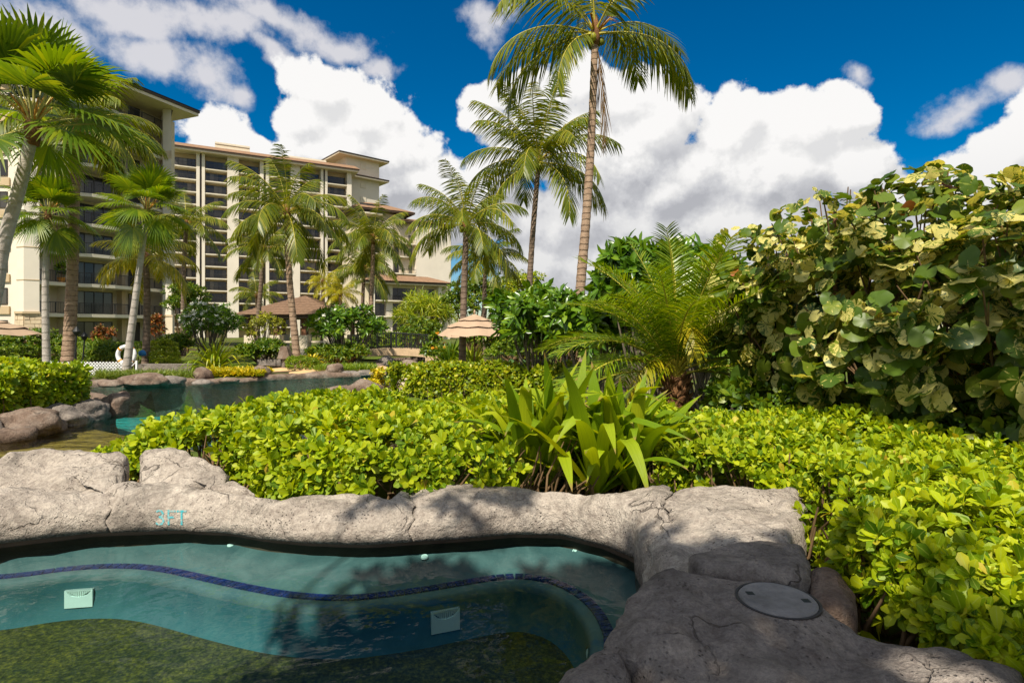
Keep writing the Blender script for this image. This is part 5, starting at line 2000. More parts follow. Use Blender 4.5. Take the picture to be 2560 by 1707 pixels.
W = lambda Y, *xs: [(at(x, 800, Y).x, Y) for x in xs]
groundcover('grass_strip', 'short olive grass strip along the far shore', W(21.3, 225, 300, 440) + W(22.8, 470, 330, 220), -.46, 1300, .22, 'grass', 3, .15)
groundcover('golden_groundcover', 'band of golden yellow groundcover at the foot of the grass lily clump', W(22.6, 480, 560, 600) + W(24.4, 625, 560, 470), -.45, 1100, .18, 'yellowhedge', 4, .16, LEAF_OV)
groundcover('island_grass', 'trimmed green grass on the planted island by the bridge', W(25.6, 725, 800, 868) + W(27.5, 860, 800, 720), -.45, 1000, .19, 'boxhedge', 5, .15)
hedge('small clipped round hedge on the planted island', W(26.4, 658, 716) + W(27.6, 730, 655), -.48, .55, 900, .08, 6, LEAF_OV, M['boxhedge'], 0, .5, seed=23, round_=.3)
strap_clump('grass_lily', 'big clump of arching bright green grass lilies behind golden groundcover', 'plant', (at(492, 835, 25.5).x, 25.5, -.45), 230, 1.75, .036, 'lime', 31, None, (3, 82), 1.0, False)
strap_clump('bromeliad', 'yellow striped clump at the foot of the large coconut palm', 'plant', (at(715, 830, 28).x, 28, -.45), 90, .95, .04, 'yellowhedge', 33, None, (5, 75), .8, False)
strap_clump('spider_lily', 'white striped spider plant under the dark plumeria hedge', 'plant', (at(1262, 822, 14.5).x, 14.5, -.05), 50, .62, .018, 'spider', 35, None, (10, 85), 1.2, False)
strap_clump('ginger_clump', 'tall leafy ginger clump beside the bridge railing with orange flowers', 'plant', (at(1035, 830, 27).x, 27, -.45), 120, 1.5, .05, 'shrub', 37, None, (3, 65), .7, False)
strap_clump('ginger_clump', 'leafy ginger clump behind the umbrella pole', 'plant', (at(1085, 830, 25.5).x, 25.5, -.45), 90, 1.5, .05, 'lime', 38, None, (3, 65), .7, False)
strap_clump('grass_tuft', 'grey green grass tuft before the bridge abutment', 'plant', (at(1005, 848, 22.5).x, 22.5, -.45), 120, .75, .014, 'grass', 39, None, (5, 85), .9, False)
bush('flowering_shrub', 'leafy shrub dotted with orange flowers at the right end of the bridge', 'shrub', at(1010, 800, 28), 1.0, .8, .8, 200, .22, 7, LEAF_OV, 'shrub', 36, 10, flowers=16, fmat='orange_petal', fsize=.11)

# plumerias
bush('plumeria_tree', 'round plumeria tree with dark forked trunk on the planted island', 'tree', at(797, 748, 30.5), 2.1, 1.6, 1.05, 430, .36, 9, LEAF_PL, 'plumeria', 51, 26, 2, -.5, 'plumeria_wood', (25, 85), flowers=8, fsize=.13, lower=-.3)
bush('plumeria_tree', 'plumeria bush covered in white blossoms in front of the gazebo', 'tree', at(478, 742, 36), 2.1, 1.6, 1.25, 420, .30, 8, LEAF_PL2, 'plumeria', 53, 26, 3, -.5, 'plumeria_wood', (25, 85), flowers=75, fsize=.16)
bush('dry_shrub', 'sparse olive yellow shrub with bare twigs before the gazebo', 'shrub', at(608, 757, 33), 1.25, 1.0, .95, 260, .16, 6, LEAF_OV, 'olive', 55, 24, 4, -.5, 'plumeria_wood')
bush('plumeria_tree', 'dark plumeria hedge with broad glossy leaves beside the tan umbrella', 'tree', at(1235, 748, 14.5), 1.25, 1.1, .85, 330, .34, 9, LEAF_PL, 'plumeria', 57, 22, 3, -.35, 'plumeria_wood', (25, 85), lower=-.5)
bush('plumeria_tree', 'tall dark plumeria crown rising behind the date palm', 'tree', at(1500, 665, 12.0), 1.25, 1.1, .95, 330, .36, 9, LEAF_PL, 'plumeria', 59, 22, 3, -.3, 'plumeria_wood', (25, 85), flowers=5, fsize=.12, lower=-.6)
bush('plumeria_tree', 'tallest plumeria crown, paddle leaves against the clouds next to the variegated bush', 'tree', at(1600, 640, 11.2), .85, .9, .70, 210, .36, 9, LEAF_PL, 'plumeria', 61, 16, 3, -.2, 'plumeria_wood', (25, 85), lower=-.7)
bush('plumeria_tree', 'low plumeria mass filling the gap below the tallest palm', 'tree', at(1360, 745, 13.2), 1.25, 1.0, .80, 330, .34, 9, LEAF_PL, 'plumeria', 63, 22, 3, -.35, 'plumeria_wood', (25, 85), lower=-.7)
bush('plumeria_tree', 'plumeria thicket between date palm and variegated bush', 'tree', at(1640, 760, 10.5), .9, .9, .9, 230, .34, 9, LEAF_PL, 'plumeria', 64, 18, 3, -.3, 'plumeria_wood', (25, 85), lower=-.8)
bush('clipped_shrub', 'rounded clipped shrub on the lawn beside the loungers', 'shrub', at(1152, 808, 19.5), .62, .5, .34, 280, .10, 6, LEAF_OV, 'boxhedge', 65, 16, 2, -.5)
# trees beyond
bush('garden_tree', 'rounded yellow green weeping shrub behind the bridge', 'tree', at(975, 725, 44), 2.4, 2.2, 1.7, 560, .6, 6, BLADE, 'lime', 71, 26, 3, -.4, droop=.9, open_=(10, 70))
bush('garden_tree', 'mid green shrub in front of the yellow weeping one', 'tree', at(960, 765, 38), 1.9, 1.5, .95, 480, .22, 6, LEAF_OV, 'shrub', 73, 22, 3, -.4)
bush('garden_tree', 'leafy tree with light crown behind the umbrella palm', 'tree', at(1090, 690, 40), 2.7, 2.2, 1.9, 900, .26, 6, LEAF_OV, 'shrub', 75, 30, 3, -.4)
bush('garden_tree', 'airy yellow green tree next to the slender palm', 'tree', at(1195, 668, 44), 2.4, 2.0, 1.5, 560, .28, 6, LEAF_OV, 'lime', 77, 26, 3, -.4)
bush('garden_tree', 'dark green tree behind the white flowering plumeria', 'tree', at(425, 690, 46), 1.9, 1.8, 1.3, 420, .3, 6, LEAF_OV, 'shrub', 79, 20, 3, -.4)
bush('croton_bush', 'red leaved croton beside the black torches', 'shrub', at(243, 775, 38), .75, .6, .8, 110, .26, 7, LEAF_OV, 'croton', 81, 12, 3, -.4)
bush('croton_bush', 'dark red croton behind the yellow fronded palm', 'shrub', at(355, 752, 40), .8, .6, .9, 100, .26, 7, LEAF_OV, 'croton', 83, 12, 3, -.4)
bush('garden_shrub', 'leafy shrub row under the balconies at left', 'shrub', at(90, 786, 34), 3.0, 1.0, .75, 520, .24, 7, LEAF_OV, 'shrub', 85, 26, 4, -.4)
bush('garden_shrub', 'leafy shrub under the tan umbrella at the left border', 'shrub', at(-20, 796, 33), 2.4, 1.0, .65, 420, .24, 7, LEAF_OV, 'shrub', 86, 22, 4, -.4)
bush('garden_shrub', 'fern like shrub behind the lattice fence', 'shrub', at(235, 812, 29), 1.5, .8, .55, 260, .45, 7, BLADE, 'shrub', 87, 16, 4, -.5)
bush('garden_shrub', 'leafy shrub bed below the sparse olive shrub', 'shrub', at(610, 805, 31), 1.8, .8, .5, 420, .26, 7, LEAF_OV, 'shrub', 88, 20, 4, -.5)
bush('garden_shrub', 'dark shrub bed below the round plumeria tree', 'shrub', at(775, 812, 29.6), 1.6, .8, .48, 420, .22, 7, LEAF_OV, 'shrub', 89, 20, 4, -.5)
bush('garden_shrub', 'dark shrub beside the stepped hedge', 'shrub', at(395, 790, 33.5), 1.2, .8, .6, 300, .2, 7, LEAF_OV, 'shrub', 90, 18, 4, -.5)
bush('garden_shrub', 'low shrubs on the slope beyond the dark plumeria hedge', 'shrub', at(1300, 800, 17.5), 2.2, .8, .5, 420, .2, 7, LEAF_OV, 'shrub', 91, 20, 4, -.4)
bush('garden_shrub', 'distant shrubbery right of the umbrella', 'shrub', at(1190, 770, 30), 3.0, 1.0, 1.0, 520, .3, 7, LEAF_OV, 'shrub', 92, 24, 4, -.5)
bush('garden_shrub', 'distant greenery seen through the bridge railing', 'shrub', at(905, 790, 42), 3.2, 1.0, .9, 560, .3, 7, LEAF_OV, 'boxhedge', 93, 24, 4, -.5)
# clipped hedges at left
hedge('clipped hedge with bright top on the left lawn behind the grey fan palm', W(27.8, -60, 140) + W(30.5, 150, -70), -.5, .95, 1500, .10, 6, LEAF_OV, M['boxhedge'], 0, .5, seed=95, round_=.15)
hedge('long clipped hedge behind the lattice and torches', W(31.5, 170, 330) + W(33, 340, 165), -.5, 1.15, 1200, .11, 6, LEAF_OV, M['boxhedge'], 0, .5, seed=96, round_=.15)
for k in range(4):
    hedge(['lowest tier', 'second tier', 'third tier', 'top tier'][k] + ' of the stepped clipped hedge by the white flowering bush', W(29.5 + k * .8, 345, 412 - k * 2) + W(30.25 + k * .8, 414 - k * 2, 345),
          -.5, .42 + .27 * k, 480, .085, 6, LEAF_OV, M['lime'], 0, .4, seed=97 + k, round_=.08, group='tiers of the stepped hedge')

# ================================================================== garden furniture
def umbrella(label, x, Y, ztop, rim, rr_, z0):
    c = at(x, 800, Y)
    root = thing('patio_umbrella', label, 'umbrella', (c.x, Y, z0), 'tan patio umbrellas')
    MB().tube([(c.x, Y, z0), (c.x, Y, ztop + .02)], .026, 10).put('pole', M['wood'], root)
    hgt = ztop - rim
    tiers = [(0.0, .46, ztop, ztop - hgt * .30), (.38, .76, ztop - hgt * .31, ztop - hgt * .60), (.68, 1.0, ztop - hgt * .60, rim)]
    for (f0, f1, za, zb) in tiers:
        n8, m = 8, 4
        V, F_ = [], []
        seg = n8 * 6
        for j in range(m + 1):
            t = j / m
            f = f0 + (f1 - f0) * t
            for i in range(seg):
                a = 2 * math.pi * i / seg + .2
                b = abs(((i % 6) / 6) - .5) * 2
                rad_ = rr_ * f * (1 - .045 * (1 - b))
                sag = .055 * (1 - b) * f * rr_ * .5
                z = za + (zb - za) * (t ** .92) - sag * (0.4 + t)
                V.append((c.x + rad_ * math.cos(a), Y + rad_ * math.sin(a), z))
        for j in range(m):
            for i in range(seg):
                F_.append((j * seg + i, (j + 1) * seg + i, (j + 1) * seg + (i + 1) % seg, j * seg + (i + 1) % seg))
        put('canopy', mesh_np('canopy', V, F_, M['canvas']), root)
    MB().tube([(c.x, Y, ztop), (c.x, Y, ztop + .06), (c.x, Y, ztop + .10), (c.x, Y, ztop + .16)], [.02, .045, .035, .01], 10).put('finial', M['canvas'], root)
    for k in range(8):
        a = 2 * math.pi * k / 8 + .2
        MB().tube([(c.x, Y, ztop - .1), (c.x + rr_ * .97 * math.cos(a), Y + rr_ * .97 * math.sin(a), rim - .02)], .012, 5).put('rib', M['wood'], root)
    return root


umbrella('tan tiered patio umbrella standing beside the dark plumeria hedge', 1090, 21, 2.0, 1.22, 1.36, -.55)
umbrella('tan patio umbrella peeking out behind the bigger one', 1060, 34, 1.55, 1.0, 1.3, -.5)
umbrella('tan patio umbrella below the stone clad pillar at left', -45, 26, 2.0, 1.22, 2.3, -.5)

# white lattice fence with scalloped top
fr = thing('lattice_fence', 'low white lattice fence on the far bank', 'fence', (at(215, 850, 24).x, 24, -.45))
x0, x1 = at(120, 800, 24).x, at(313, 800, 24).x
h0, h1 = -.50, .06
sl = .020
stepx = .135
n = int((x1 - x0) / stepx)
sm = {}
for sg in (-1, 1):
    hh = h1 - h0
    w = hh
    a = MB()
    a.hexa([(-sl, -.006, 0), (sl, -.006, 0), (sl, .006, 0), (-sl, .006, 0), (-sl + sg * w, -.006, hh), (sl + sg * w, -.006, hh), (sl + sg * w, .006, hh), (-sl + sg * w, .006, hh)])
    sm[sg] = a.mesh('slat', M['white'])
for i in range(-2, n + 4):
    for sg in (-1, 1):
        xx = x0 + i * stepx
        if (sg == 1 and (xx < x0 or xx + .56 > x1 + .1)) or (sg == -1 and (xx > x1 or xx - .56 < x0 - .1)):
            continue
        o = put('slat', sm[sg], fr)
        o.location = (xx, 24 + sg * .007, h0)
MB().box((x1 - .02, 23.97, h0), (x1 + .05, 24.03, h1 + .05)).put('post', M['white'], fr)
MB().box((x0 - .05, 23.97, h0), (x0 + .02, 24.03, h1 + .05)).put('post', M['white'], fr)

# life ring
lc = at(290, 815, 24.3)
lr_ = thing('life_ring', 'white life ring hung behind the leaning white fan palm trunk', 'life ring', (lc.x, 24.3, -.45))
mb = MB()
pts = [(lc.x + .36 * math.cos(2 * math.pi * k / 32), 24.3, lc.z + .36 * math.sin(2 * math.pi * k / 32)) for k in range(33)]
mb.tube(pts, .085, 12, False)
mb.put('ring', M['white'], lr_, True)
for q_ in range(4):
    a = math.pi / 4 + q_ * math.pi / 2
    MB().tube([(lc.x + .36 * math.cos(a + s_), 24.3, lc.z + .36 * math.sin(a + s_)) for s_ in (-.12, -.06, 0, .06, .12)], .089, 12).put('band', M['orange'], lr_, True)
MB().tube([(lc.x, 24.45, -.5), (lc.x, 24.45, lc.z + .5)], .03, 8).put('post', M['white'], lr_)
# torches
for x, Y, yt, l_ in ((176, 25.5, 757, 'taller black garden torch beside the ridged palm trunk'), (194, 27, 768, 'shorter black garden torch beside the ridged palm trunk')):
    c = at(x, yt, Y)
    tr = thing('garden_torch', l_, 'torch', (c.x, Y, -.5), 'black garden torches')
    MB().tube([(c.x - .12, Y, -.5), (c.x, Y, c.z - .25)], .032, 8).put('pole', M['black'], tr)
    MB().tube([(c.x, Y, c.z - .28), (c.x, Y, c.z - .12), (c.x, Y, c.z - .08), (c.x, Y, c.z + .14)], [.05, .14, .15, .02], 12).put('head', M['black'], tr)
# loungers with green cushions
for x, Y, l_ in ((1165, 19.2, 'green cushioned lounger nearer the umbrella pole'), (1192, 18.6, 'green cushioned lounger in front of the other one')):
    c = at(x, 830, Y)
    lg = thing('sun_lounger', l_, 'lounger', (c.x, Y, -.5), 'green loungers')
    MB().hexa([(c.x - .35, Y, -.12), (c.x - .10, Y, -.12), (c.x - .10, Y + .6, -.12), (c.x - .35, Y + .6, -.12), (c.x + .12, Y, .42), (c.x + .24, Y, .36), (c.x + .24, Y + .6, .36), (c.x + .12, Y + .6, .42)]).put('back_cushion', M['greencloth'], lg)
    MB().box((c.x - .3, Y, -.2), (c.x + 1.1, Y + .6, -.11)).put('seat_cushion', M['greencloth'], lg)
    for dx in (-.25, 1.0):
        for dy in (.05, .55):
            MB().box((c.x + dx - .025, Y + dy - .025, -.55), (c.x + dx + .025, Y + dy + .025, -.2)).put('leg', M['wood'], lg)
# rock fountain head on its neck, handrail by the sand
c = at(714, 812, 27.5)
tk = thing('stone_pedestal', 'brown tapered stone block on a dark neck beside the sand', 'stone', (at(656, 840, 27.5).x, 27.5, -.5))
cx = at(656, 810, 27.5).x
MB().hexa([(cx - .30, 27.2, .02), (cx + .32, 27.2, .02), (cx + .32, 27.8, .02), (cx - .30, 27.8, .02), (cx - .16, 27.3, .62), (cx + .12, 27.3, .60), (cx + .12, 27.7, .6), (cx - .16, 27.7, .62)]).put('block', M['lava'], tk)
MB().tube([(cx, 27.5, -.5), (cx, 27.5, .02)], [.17, .2], 10).put('neck', M['rock_dark'], tk)
hr = thing('pool_handrail', 'thin metal handrail at the upper pool beside the stone pedestal', 'handrail', (at(690, 830, 28.5).x, 28.5, -.5))
hx = at(634, 830, 28.5).x
for dx in (0, .25):
    MB().tube([(hx + dx, 28.5, -.5), (hx + dx, 28.5, .25), (hx + dx + .12, 28.6, .32), (hx + dx + .4, 28.9, -.1), (hx + dx + .45, 29, -.5)], .018, 6).put('rail', M['rail'], hr, True)
# raised stone edge of the upper pool
for (xa, xb, Y, l_) in ((315, 440, 26, 'low grey stone kerb behind the lattice fence end'), (590, 690, 30.5, 'low grey stone kerb behind the sand')):
    a, b = at(xa, 800, Y).x, at(xb, 800, Y).x
    tag(MB().box((a, Y, -.5), (b, Y + .6, -.17)).put('stone_kerb', M['rock_dark']), l_, 'kerb')
tag(boulder('towel', 'x', at(327, 813, 30.2), .22, .15, .22, M['towel'], 9, 2, .2), 'blue towel bundle beside the stepped hedge', 'towel')

# ------------------------------------------------------------------ gazebo
GY0 = 43.0
gl, gr = at(543, 720, GY0).x, at(770, 720, GY0).x
gza, gze = at(660, 672, GY0).z, at(660, 722, GY0).z
gcx = (gl + gr) / 2
hw = (gr - gl) / 2 + .3
gaz = thing('gazebo', 'gazebo with brown shingled hip roof and cream columns behind the palms', 'gazebo', (gcx, GY0 + hw, -.5))
nc = 11
for side in range(4):
    ca, sa = math.cos(side * math.pi / 2), math.sin(side * math.pi / 2)
    for k in range(nc):
        t0, t1 = k / nc, (k + 1.12) / nc
        q4 = []
        for (t, dz) in ((t0, .05), (min(t1, 1), .0)):
            w = hw * (1 - t) + .05 * (1 - t)
            for sx_ in (-1, 1):
                x, y = sx_ * w, -w
                q4.append((gcx + x * ca - y * sa, GY0 + hw + x * sa + y * ca, gze + (gza - gze) * t + dz))
        a, b, d, c2 = q4
        low_ = [(v[0], v[1], v[2] - .06) for v in (a, b, c2, d)]
        MB().hexa(low_ + [a, b, c2, d]).put('shingle_course', M['brownroof'], gaz)
MB().box((gcx - hw + .12, GY0 + .12, gze - .26), (gcx + hw - .12, GY0 + 2 * hw - .12, gze - .065)).put('beam', M['fascia'], gaz)
for ix in (-1, -.35, .35, 1):
    for iy in (0, 2):
        x = gcx + ix * (hw - 1.0)
        y = GY0 + .9 + iy * (hw - .9)
        MB().box((x - .38, y - .38, -.5), (x + .38, y + .38, 1.0)).put('column_base', M['stucco'], gaz)
        MB().box((x - .16, y - .16, 1.0), (x + .16, y + .16, gze - .26)).put('column', M['wood'], gaz)
MB().box((gcx - hw + .9, GY0 + 1.0, .42), (gcx + hw - .9, GY0 + 1.5, .55)).put('counter', M['stucco'], gaz)

# ------------------------------------------------------------------ footbridge
BY = 35.0
bx0, bx1 = at(805, 800, BY).x, at(990, 800, BY).x
br = thing('footbridge', 'small arched stone footbridge with black railing over the channel', 'bridge', ((bx0 + bx1) / 2, BY + .9, -.5))


def arch(x):
    t = (x - bx0) / (bx1 - bx0)
    return .02 + .24 * math.sin(math.pi * (0.12 + .76 * t))


mb = MB()
ns = 24
for k in range(ns):
    xa, xb = bx0 + (bx1 - bx0) * k / ns, bx0 + (bx1 - bx0) * (k + 1) / ns
    mb.hexa([(xa, BY, arch(xa) - .42), (xb, BY, arch(xb) - .42), (xb, BY + 1.8, arch(xb) - .42), (xa, BY + 1.8, arch(xa) - .42),
             (xa, BY, arch(xa)), (xb, BY, arch(xb)), (xb, BY + 1.8, arch(xb)), (xa, BY + 1.8, arch(xa))])
mb.put('deck', M['bridge'], br)
for (a, b) in ((bx0 - .5, bx0 + .35), (bx1 - .35, bx1 + .6)):
    MB().box((a, BY - .05, -1.2), (b, BY + 1.85, -.15)).put('abutment', M['bridge'], br)
nb_ = 46
bal = MB().box((-.012, -.012, 0), (.012, .012, .9)).mesh('baluster', M['black'])
for yy in (BY + .1, BY + 1.7):
    pts = [(bx0 + (bx1 - bx0) * k / 20, yy, arch(bx0 + (bx1 - bx0) * k / 20) + .95) for k in range(21)]
    MB().tube(pts, .03, 6).put('handrail', M['black'], br)
    MB().tube([(p[0], p[1], p[2] - .86) for p in pts], .018, 6).put('bottom_rail', M['black'], br)
    for k in range(nb_):
        x = bx0 + (bx1 - bx0) * (k + .5) / nb_
        o = put('baluster', bal, br)
        o.location = (x, yy, arch(x) + .03)
    for k in range(5):
        x = bx0 + (bx1 - bx0) * k / 4
        MB().box((x - .03, yy - .03, arch(x)), (x + .03, yy + .03, arch(x) + 1.0)).put('post', M['black'], br)

# ================================================================== buildings
class Face:
    """a facade: origin, direction along it, outward normal"""

    def __init__(self, p0, p1, z=0.0):
        self.o = Vector((p0[0], p0[1], 0))
        d = Vector((p1[0] - p0[0], p1[1] - p0[1], 0))
        self.L = d.length
        self.u = d.normalized()
        self.n = Vector((self.u.y, -self.u.x, 0))

    def p(self, u, n, z):
        q_ = self.o + self.u * u + self.n * n
        return (q_.x, q_.y, z)

    def ray(self, x):
        """distance along the facade of the plumb line seen at x"""
        dx = (x * 1.0884 - CXP) / FPX
        # o + u*s = t*(dx,1)
        a, b = self.u.x - dx * self.u.y, dx * self.o.y - self.o.x
        return b / a

    def box(self, mb, u0, u1, n0, n1, z0, z1):
        return mb.hexa([self.p(u0, n1, z0), self.p(u1, n1, z0), self.p(u1, n0, z0), self.p(u0, n0, z0),
                        self.p(u0, n1, z1), self.p(u1, n1, z1), self.p(u1, n0, z1), self.p(u0, n0, z1)])

    def part(self, name, mat, parent, u0, u1, n0, n1, z0, z1):
        return self.box(MB(), u0, u1, n0, n1, z0, z1).put(name, M[mat], parent)


def window(face, parent, u0, u1, n, z0, z1, panes, name='window'):
    w = MB()
    t = .06
    face.box(w, u0, u0 + t, n, n + .08, z0, z1)
    face.box(w, u1 - t, u1, n, n + .08, z0, z1)
    face.box(w, u0 + t, u1 - t, n, n + .08, z0, z0 + t)
    face.box(w, u0 + t, u1 - t, n, n + .08, z1 - t, z1)
    for k in range(1, panes):
        u = u0 + (u1 - u0) * k / panes
        face.box(w, u - t / 2, u + t / 2, n, n + .078, z0 + t, z1 - t)
    o = w.put(name, M['frame'], parent)
    for k in range(panes):
        a = u0 + (u1 - u0) * k / panes + t / 2
        b = u0 + (u1 - u0) * (k + 1) / panes - t / 2
        me = face.box(MB(), a, b, n + .01, n + .035, z0 + t, z1 - t).mesh('pane', M['glass'])
        q_ = bpy.data.objects.new('pane', me)
        coll.objects.link(q_)
        q_.parent = o
    return o


def railing_mesh(face, pts, z, step, h=1.05, th=.018, name='railing'):
    mb = MB()
    for (a, b) in zip(pts[:-1], pts[1:]):
        pa, pb = Vector(face.p(a[0], a[1], 0)), Vector(face.p(b[0], b[1], 0))
        d = pb - pa
        L = d.length
        d.normalize()
        s = Vector((d.y, -d.x, 0))

        def bar(q0, q1, w, z0, z1):
            mb.hexa([tuple(q0 - s * w + Vector((0, 0, z0))), tuple(q1 - s * w + Vector((0, 0, z0))), tuple(q1 + s * w + Vector((0, 0, z0))), tuple(q0 + s * w + Vector((0, 0, z0))),
                     tuple(q0 - s * w + Vector((0, 0, z1))), tuple(q1 - s * w + Vector((0, 0, z1))), tuple(q1 + s * w + Vector((0, 0, z1))), tuple(q0 + s * w + Vector((0, 0, z1)))])
        bar(pa, pb, .03, z + h - .06, z + h)
        bar(pa, pb, .02, z + .08, z + .12)
        k = max(1, int(L / step))
        for i in range(k + 1):
            q_ = pa + d * (L * i / k)
            w = .04 if i % 12 == 0 else th
            bar(q_ - d * w, q_ + d * w, w, z + .12, z + h - .06)
    return mb.mesh(name, M['rail'])


# ------------------------------------------------------------------ the tall tower
A0 = at(397, 800, 136)
A1 = at(807, 800, 156)
fm = Face(A0, A1)
tower = thing('hotel_tower', 'long cream high rise with stacked dark balconies and terracotta roof', 'building', (A0.x, A0.y, -.5))
S2 = lambda zx: (400 + zx / 2.45) / 1.0884          # measured columns
u = lambda zx: fm.ray(S2(zx))
bays = [(80, 222), (275, 412), (482, 612), (668, 800), (857, 985), (1025, 1145)]
cols = [(222, 243), (256, 275), (412, 482), (612, 634), (648, 668), (800, 857), (985, 1000), (1011, 1025), (1145, 1172)]
ztop = 45.3
zs = [41.0 - 2.98 * k for k in range(14)]
fm.part('wall', 'stucco_tan', tower, u(60), u(1172), -16, -2.0, -.5, ztop - .9)
for (a, b) in cols:
    fm.part('column', 'stucco_white', tower, u(a), u(b), -2.0, .25, -.5, ztop - .85)
for (a, b) in ((243, 256), (634, 648), (1000, 1011)):
    fm.part('downpipe_recess', 'stucco_tan', tower, u(a), u(b), -2.0, -.25, -.5, ztop - .85)
    m_ = (u(a) + u(b)) / 2
    fm.part('downpipe', 'frame', tower, m_ - .12, m_ + .12, -.245, -.05, -.5, ztop - .9)
for bi, (a, b) in enumerate(bays):
    ua, ub = u(a), u(b)
    sl_ = fm.box(MB(), ua, ub, -2.0, .12, -.28, 0).mesh('slab', M['slab'])
    rl = railing_mesh(fm, [(ua, .02), (ub, .02)], 0, .30, 1.05, .03)
    for z in zs:
        o = put('balcony_slab', sl_, tower)
        o.location = (0, 0, z)
        o = put('railing', rl, tower)
        o.location = (0, 0, z)
        window(fm, tower, ua + .15, ub - .15, -1.995, z + .03, z + 2.35, 5)
# eaves and roof
o = fm.part('soffit', 'stucco', tower, u(60), u(1172) + 1.5, -17, 1.9, ztop - .85, ztop - .45)
fm.part('fascia', 'fascia', tower, u(60), u(1172) + 1.7, -17.2, 2.1, ztop - .44, ztop - .12)
mb = MB()
mb.add([fm.p(u(60), 2.2, ztop - .1), fm.p(u(1172) + 1.8, 2.2, ztop - .1), fm.p(u(1172) + 1.8, -4, ztop + 2.3), fm.p(u(60), -4, ztop + 2.3),
        fm.p(u(60), -17.2, ztop - .1), fm.p(u(1172) + 1.8, -17.2, ztop - .1)], [(0, 1, 2, 3), (3, 2, 5, 4), (1, 5, 2), (0, 3, 4)])
mb.put('roof', M['rooftile'], tower)
for (a, b, h0, h1) in ((495, 578, .6, 4.6), (655, 760, .6, 3.6)):
    a, b = fm.ray(a), fm.ray(b)
    o = fm.part('plant_room', 'stucco', tower, a, b, -13, -7, ztop + h0, ztop + h1)
    for k in range(3):
        z = ztop + h1 - .5 - k * 1.0
        mm = fm.box(MB(), a - .05, b + .05, -7.0, -6.85, z, z + .35).mesh('louvre', M['slab'])
        q_ = bpy.data.objects.new('louvre', mm)
        coll.objects.link(q_)
        q_.parent = o

# stair tower with two eaves
TY = 168
st_ = thing('stair_tower', 'cream stair tower with two stacked tiled eaves at the end of the high rise', 'building', (at(840, 800, TY).x, TY, -.5))
f2 = Face(at(795, 800, TY - 4), at(871, 800, TY + 3))
zA, zB, zC = at(840, 365, TY).z, at(840, 410, TY).z, at(840, 357, TY).z
f2.part('wall', 'stucco_white', st_, f2.ray(795), f2.ray(871), -10, 0, -.5, zA)
for (x0_, x1_, z) in ((772, 886, zA), (806, 886, zB)):
    a, b = f2.ray(x0_), f2.ray(x1_)
    f2.part('soffit', 'stucco', st_, a, b, -12, 2.0, z - .5, z - .15)
    f2.part('fascia', 'fascia', st_, a - .1, b + .1, -12.1, 2.1, z - .14, z + .15)
    mb = MB()
    mb.add([f2.p(a, 2.2, z + .16), f2.p(b, 2.2, z + .16), f2.p(b, -12, z + .16), f2.p(a, -12, z + .16), f2.p(a + 5, -4.5, z + 2.2), f2.p(b - 5, -4.5, z + 2.2)],
           [(0, 1, 5, 4), (1, 2, 5), (2, 3, 4, 5), (3, 0, 4)])
    mb.put('roof', M['rooftile'], st_)
for y in (384, 427, 460):
    z = at(834, y, TY).z
    uc = f2.ray(834)
    f2.part('vent', 'slab', st_, uc - .9, uc + .9, 0, .12, z - .8, z + .8)

# ------------------------------------------------------------------ middle block behind the palms
CY_ = 130
blk = thing('hotel_wing', 'cream mid rise wing with balconies above the low terracotta roof', 'building', (at(930, 800, CY_).x, CY_, -.5))
f3 = Face(at(808, 800, CY_ - 3), at(1036, 800, CY_ + 10))
zr = at(930, 512, CY_ + 3).z
f3.part('wall', 'stucco', blk, f3.ray(880), f3.ray(1036), -14, -.0, -.5, zr)
f3.part('recess_wall', 'stucco', blk, f3.ray(826), f3.ray(880), -14, -1.2, -.5, zr + 3.0)
f3.part('fascia', 'fascia', blk, f3.ray(905), f3.ray(1040), -15, 1.6, zr, zr + .4)
mb = MB()
a, b = f3.ray(905), f3.ray(1040)
mb.add([f3.p(a, 1.7, zr + .42), f3.p(b, 1.7, zr + .42), f3.p(b, -15, zr + .42), f3.p(a, -15, zr + .42), f3.p(a + 1, -6, zr + 2.4), f3.p(b - 5, -6, zr + 2.4)], [(0, 1, 5, 4), (1, 2, 5), (2, 3, 4, 5), (3, 0, 4)])
mb.put('roof', M['rooftile'], blk)
z5 = at(880, 482, CY_).z
a, b = f3.ray(806), f3.ray(950)
f3.part('penthouse', 'stucco', blk, f3.ray(830), f3.ray(932), -12, -1.4, zr + .5, z5 - .3)
f3.part('upper_fascia', 'fascia', blk, a, b, -13, 1.0, z5 - .3, z5 + .1)
mb = MB()
mb.add([f3.p(a, 1.1, z5 + .12), f3.p(b, 1.1, z5 + .12), f3.p(b, -13, z5 + .12), f3.p(a, -13, z5 + .12), f3.p(a + 5, -5, z5 + 2.6), f3.p(b - 6, -5, z5 + 2.6)], [(0, 1, 5, 4), (1, 2, 5), (2, 3, 4, 5), (3, 0, 4)])
mb.put('upper_roof', M['rooftile'], blk)
ua, ub = f3.ray(898), f3.ray(951)
f3.part('bay_left_pier', 'stucco_white', blk, ua - 1.5, ua, .0, 1.3, -.5, zr)
f3.part('bay_right_pier', 'stucco_white', blk, ub, f3.ray(1030), .0, 1.3, -.5, zr - .01)
sl_ = f3.box(MB(), ua, ub, 0, 1.35, -.28, 0).mesh('slab', M['slab'])
rl = railing_mesh(f3, [(ua, 1.25), (ub, 1.25)], 0, .35, 1.0, .03)
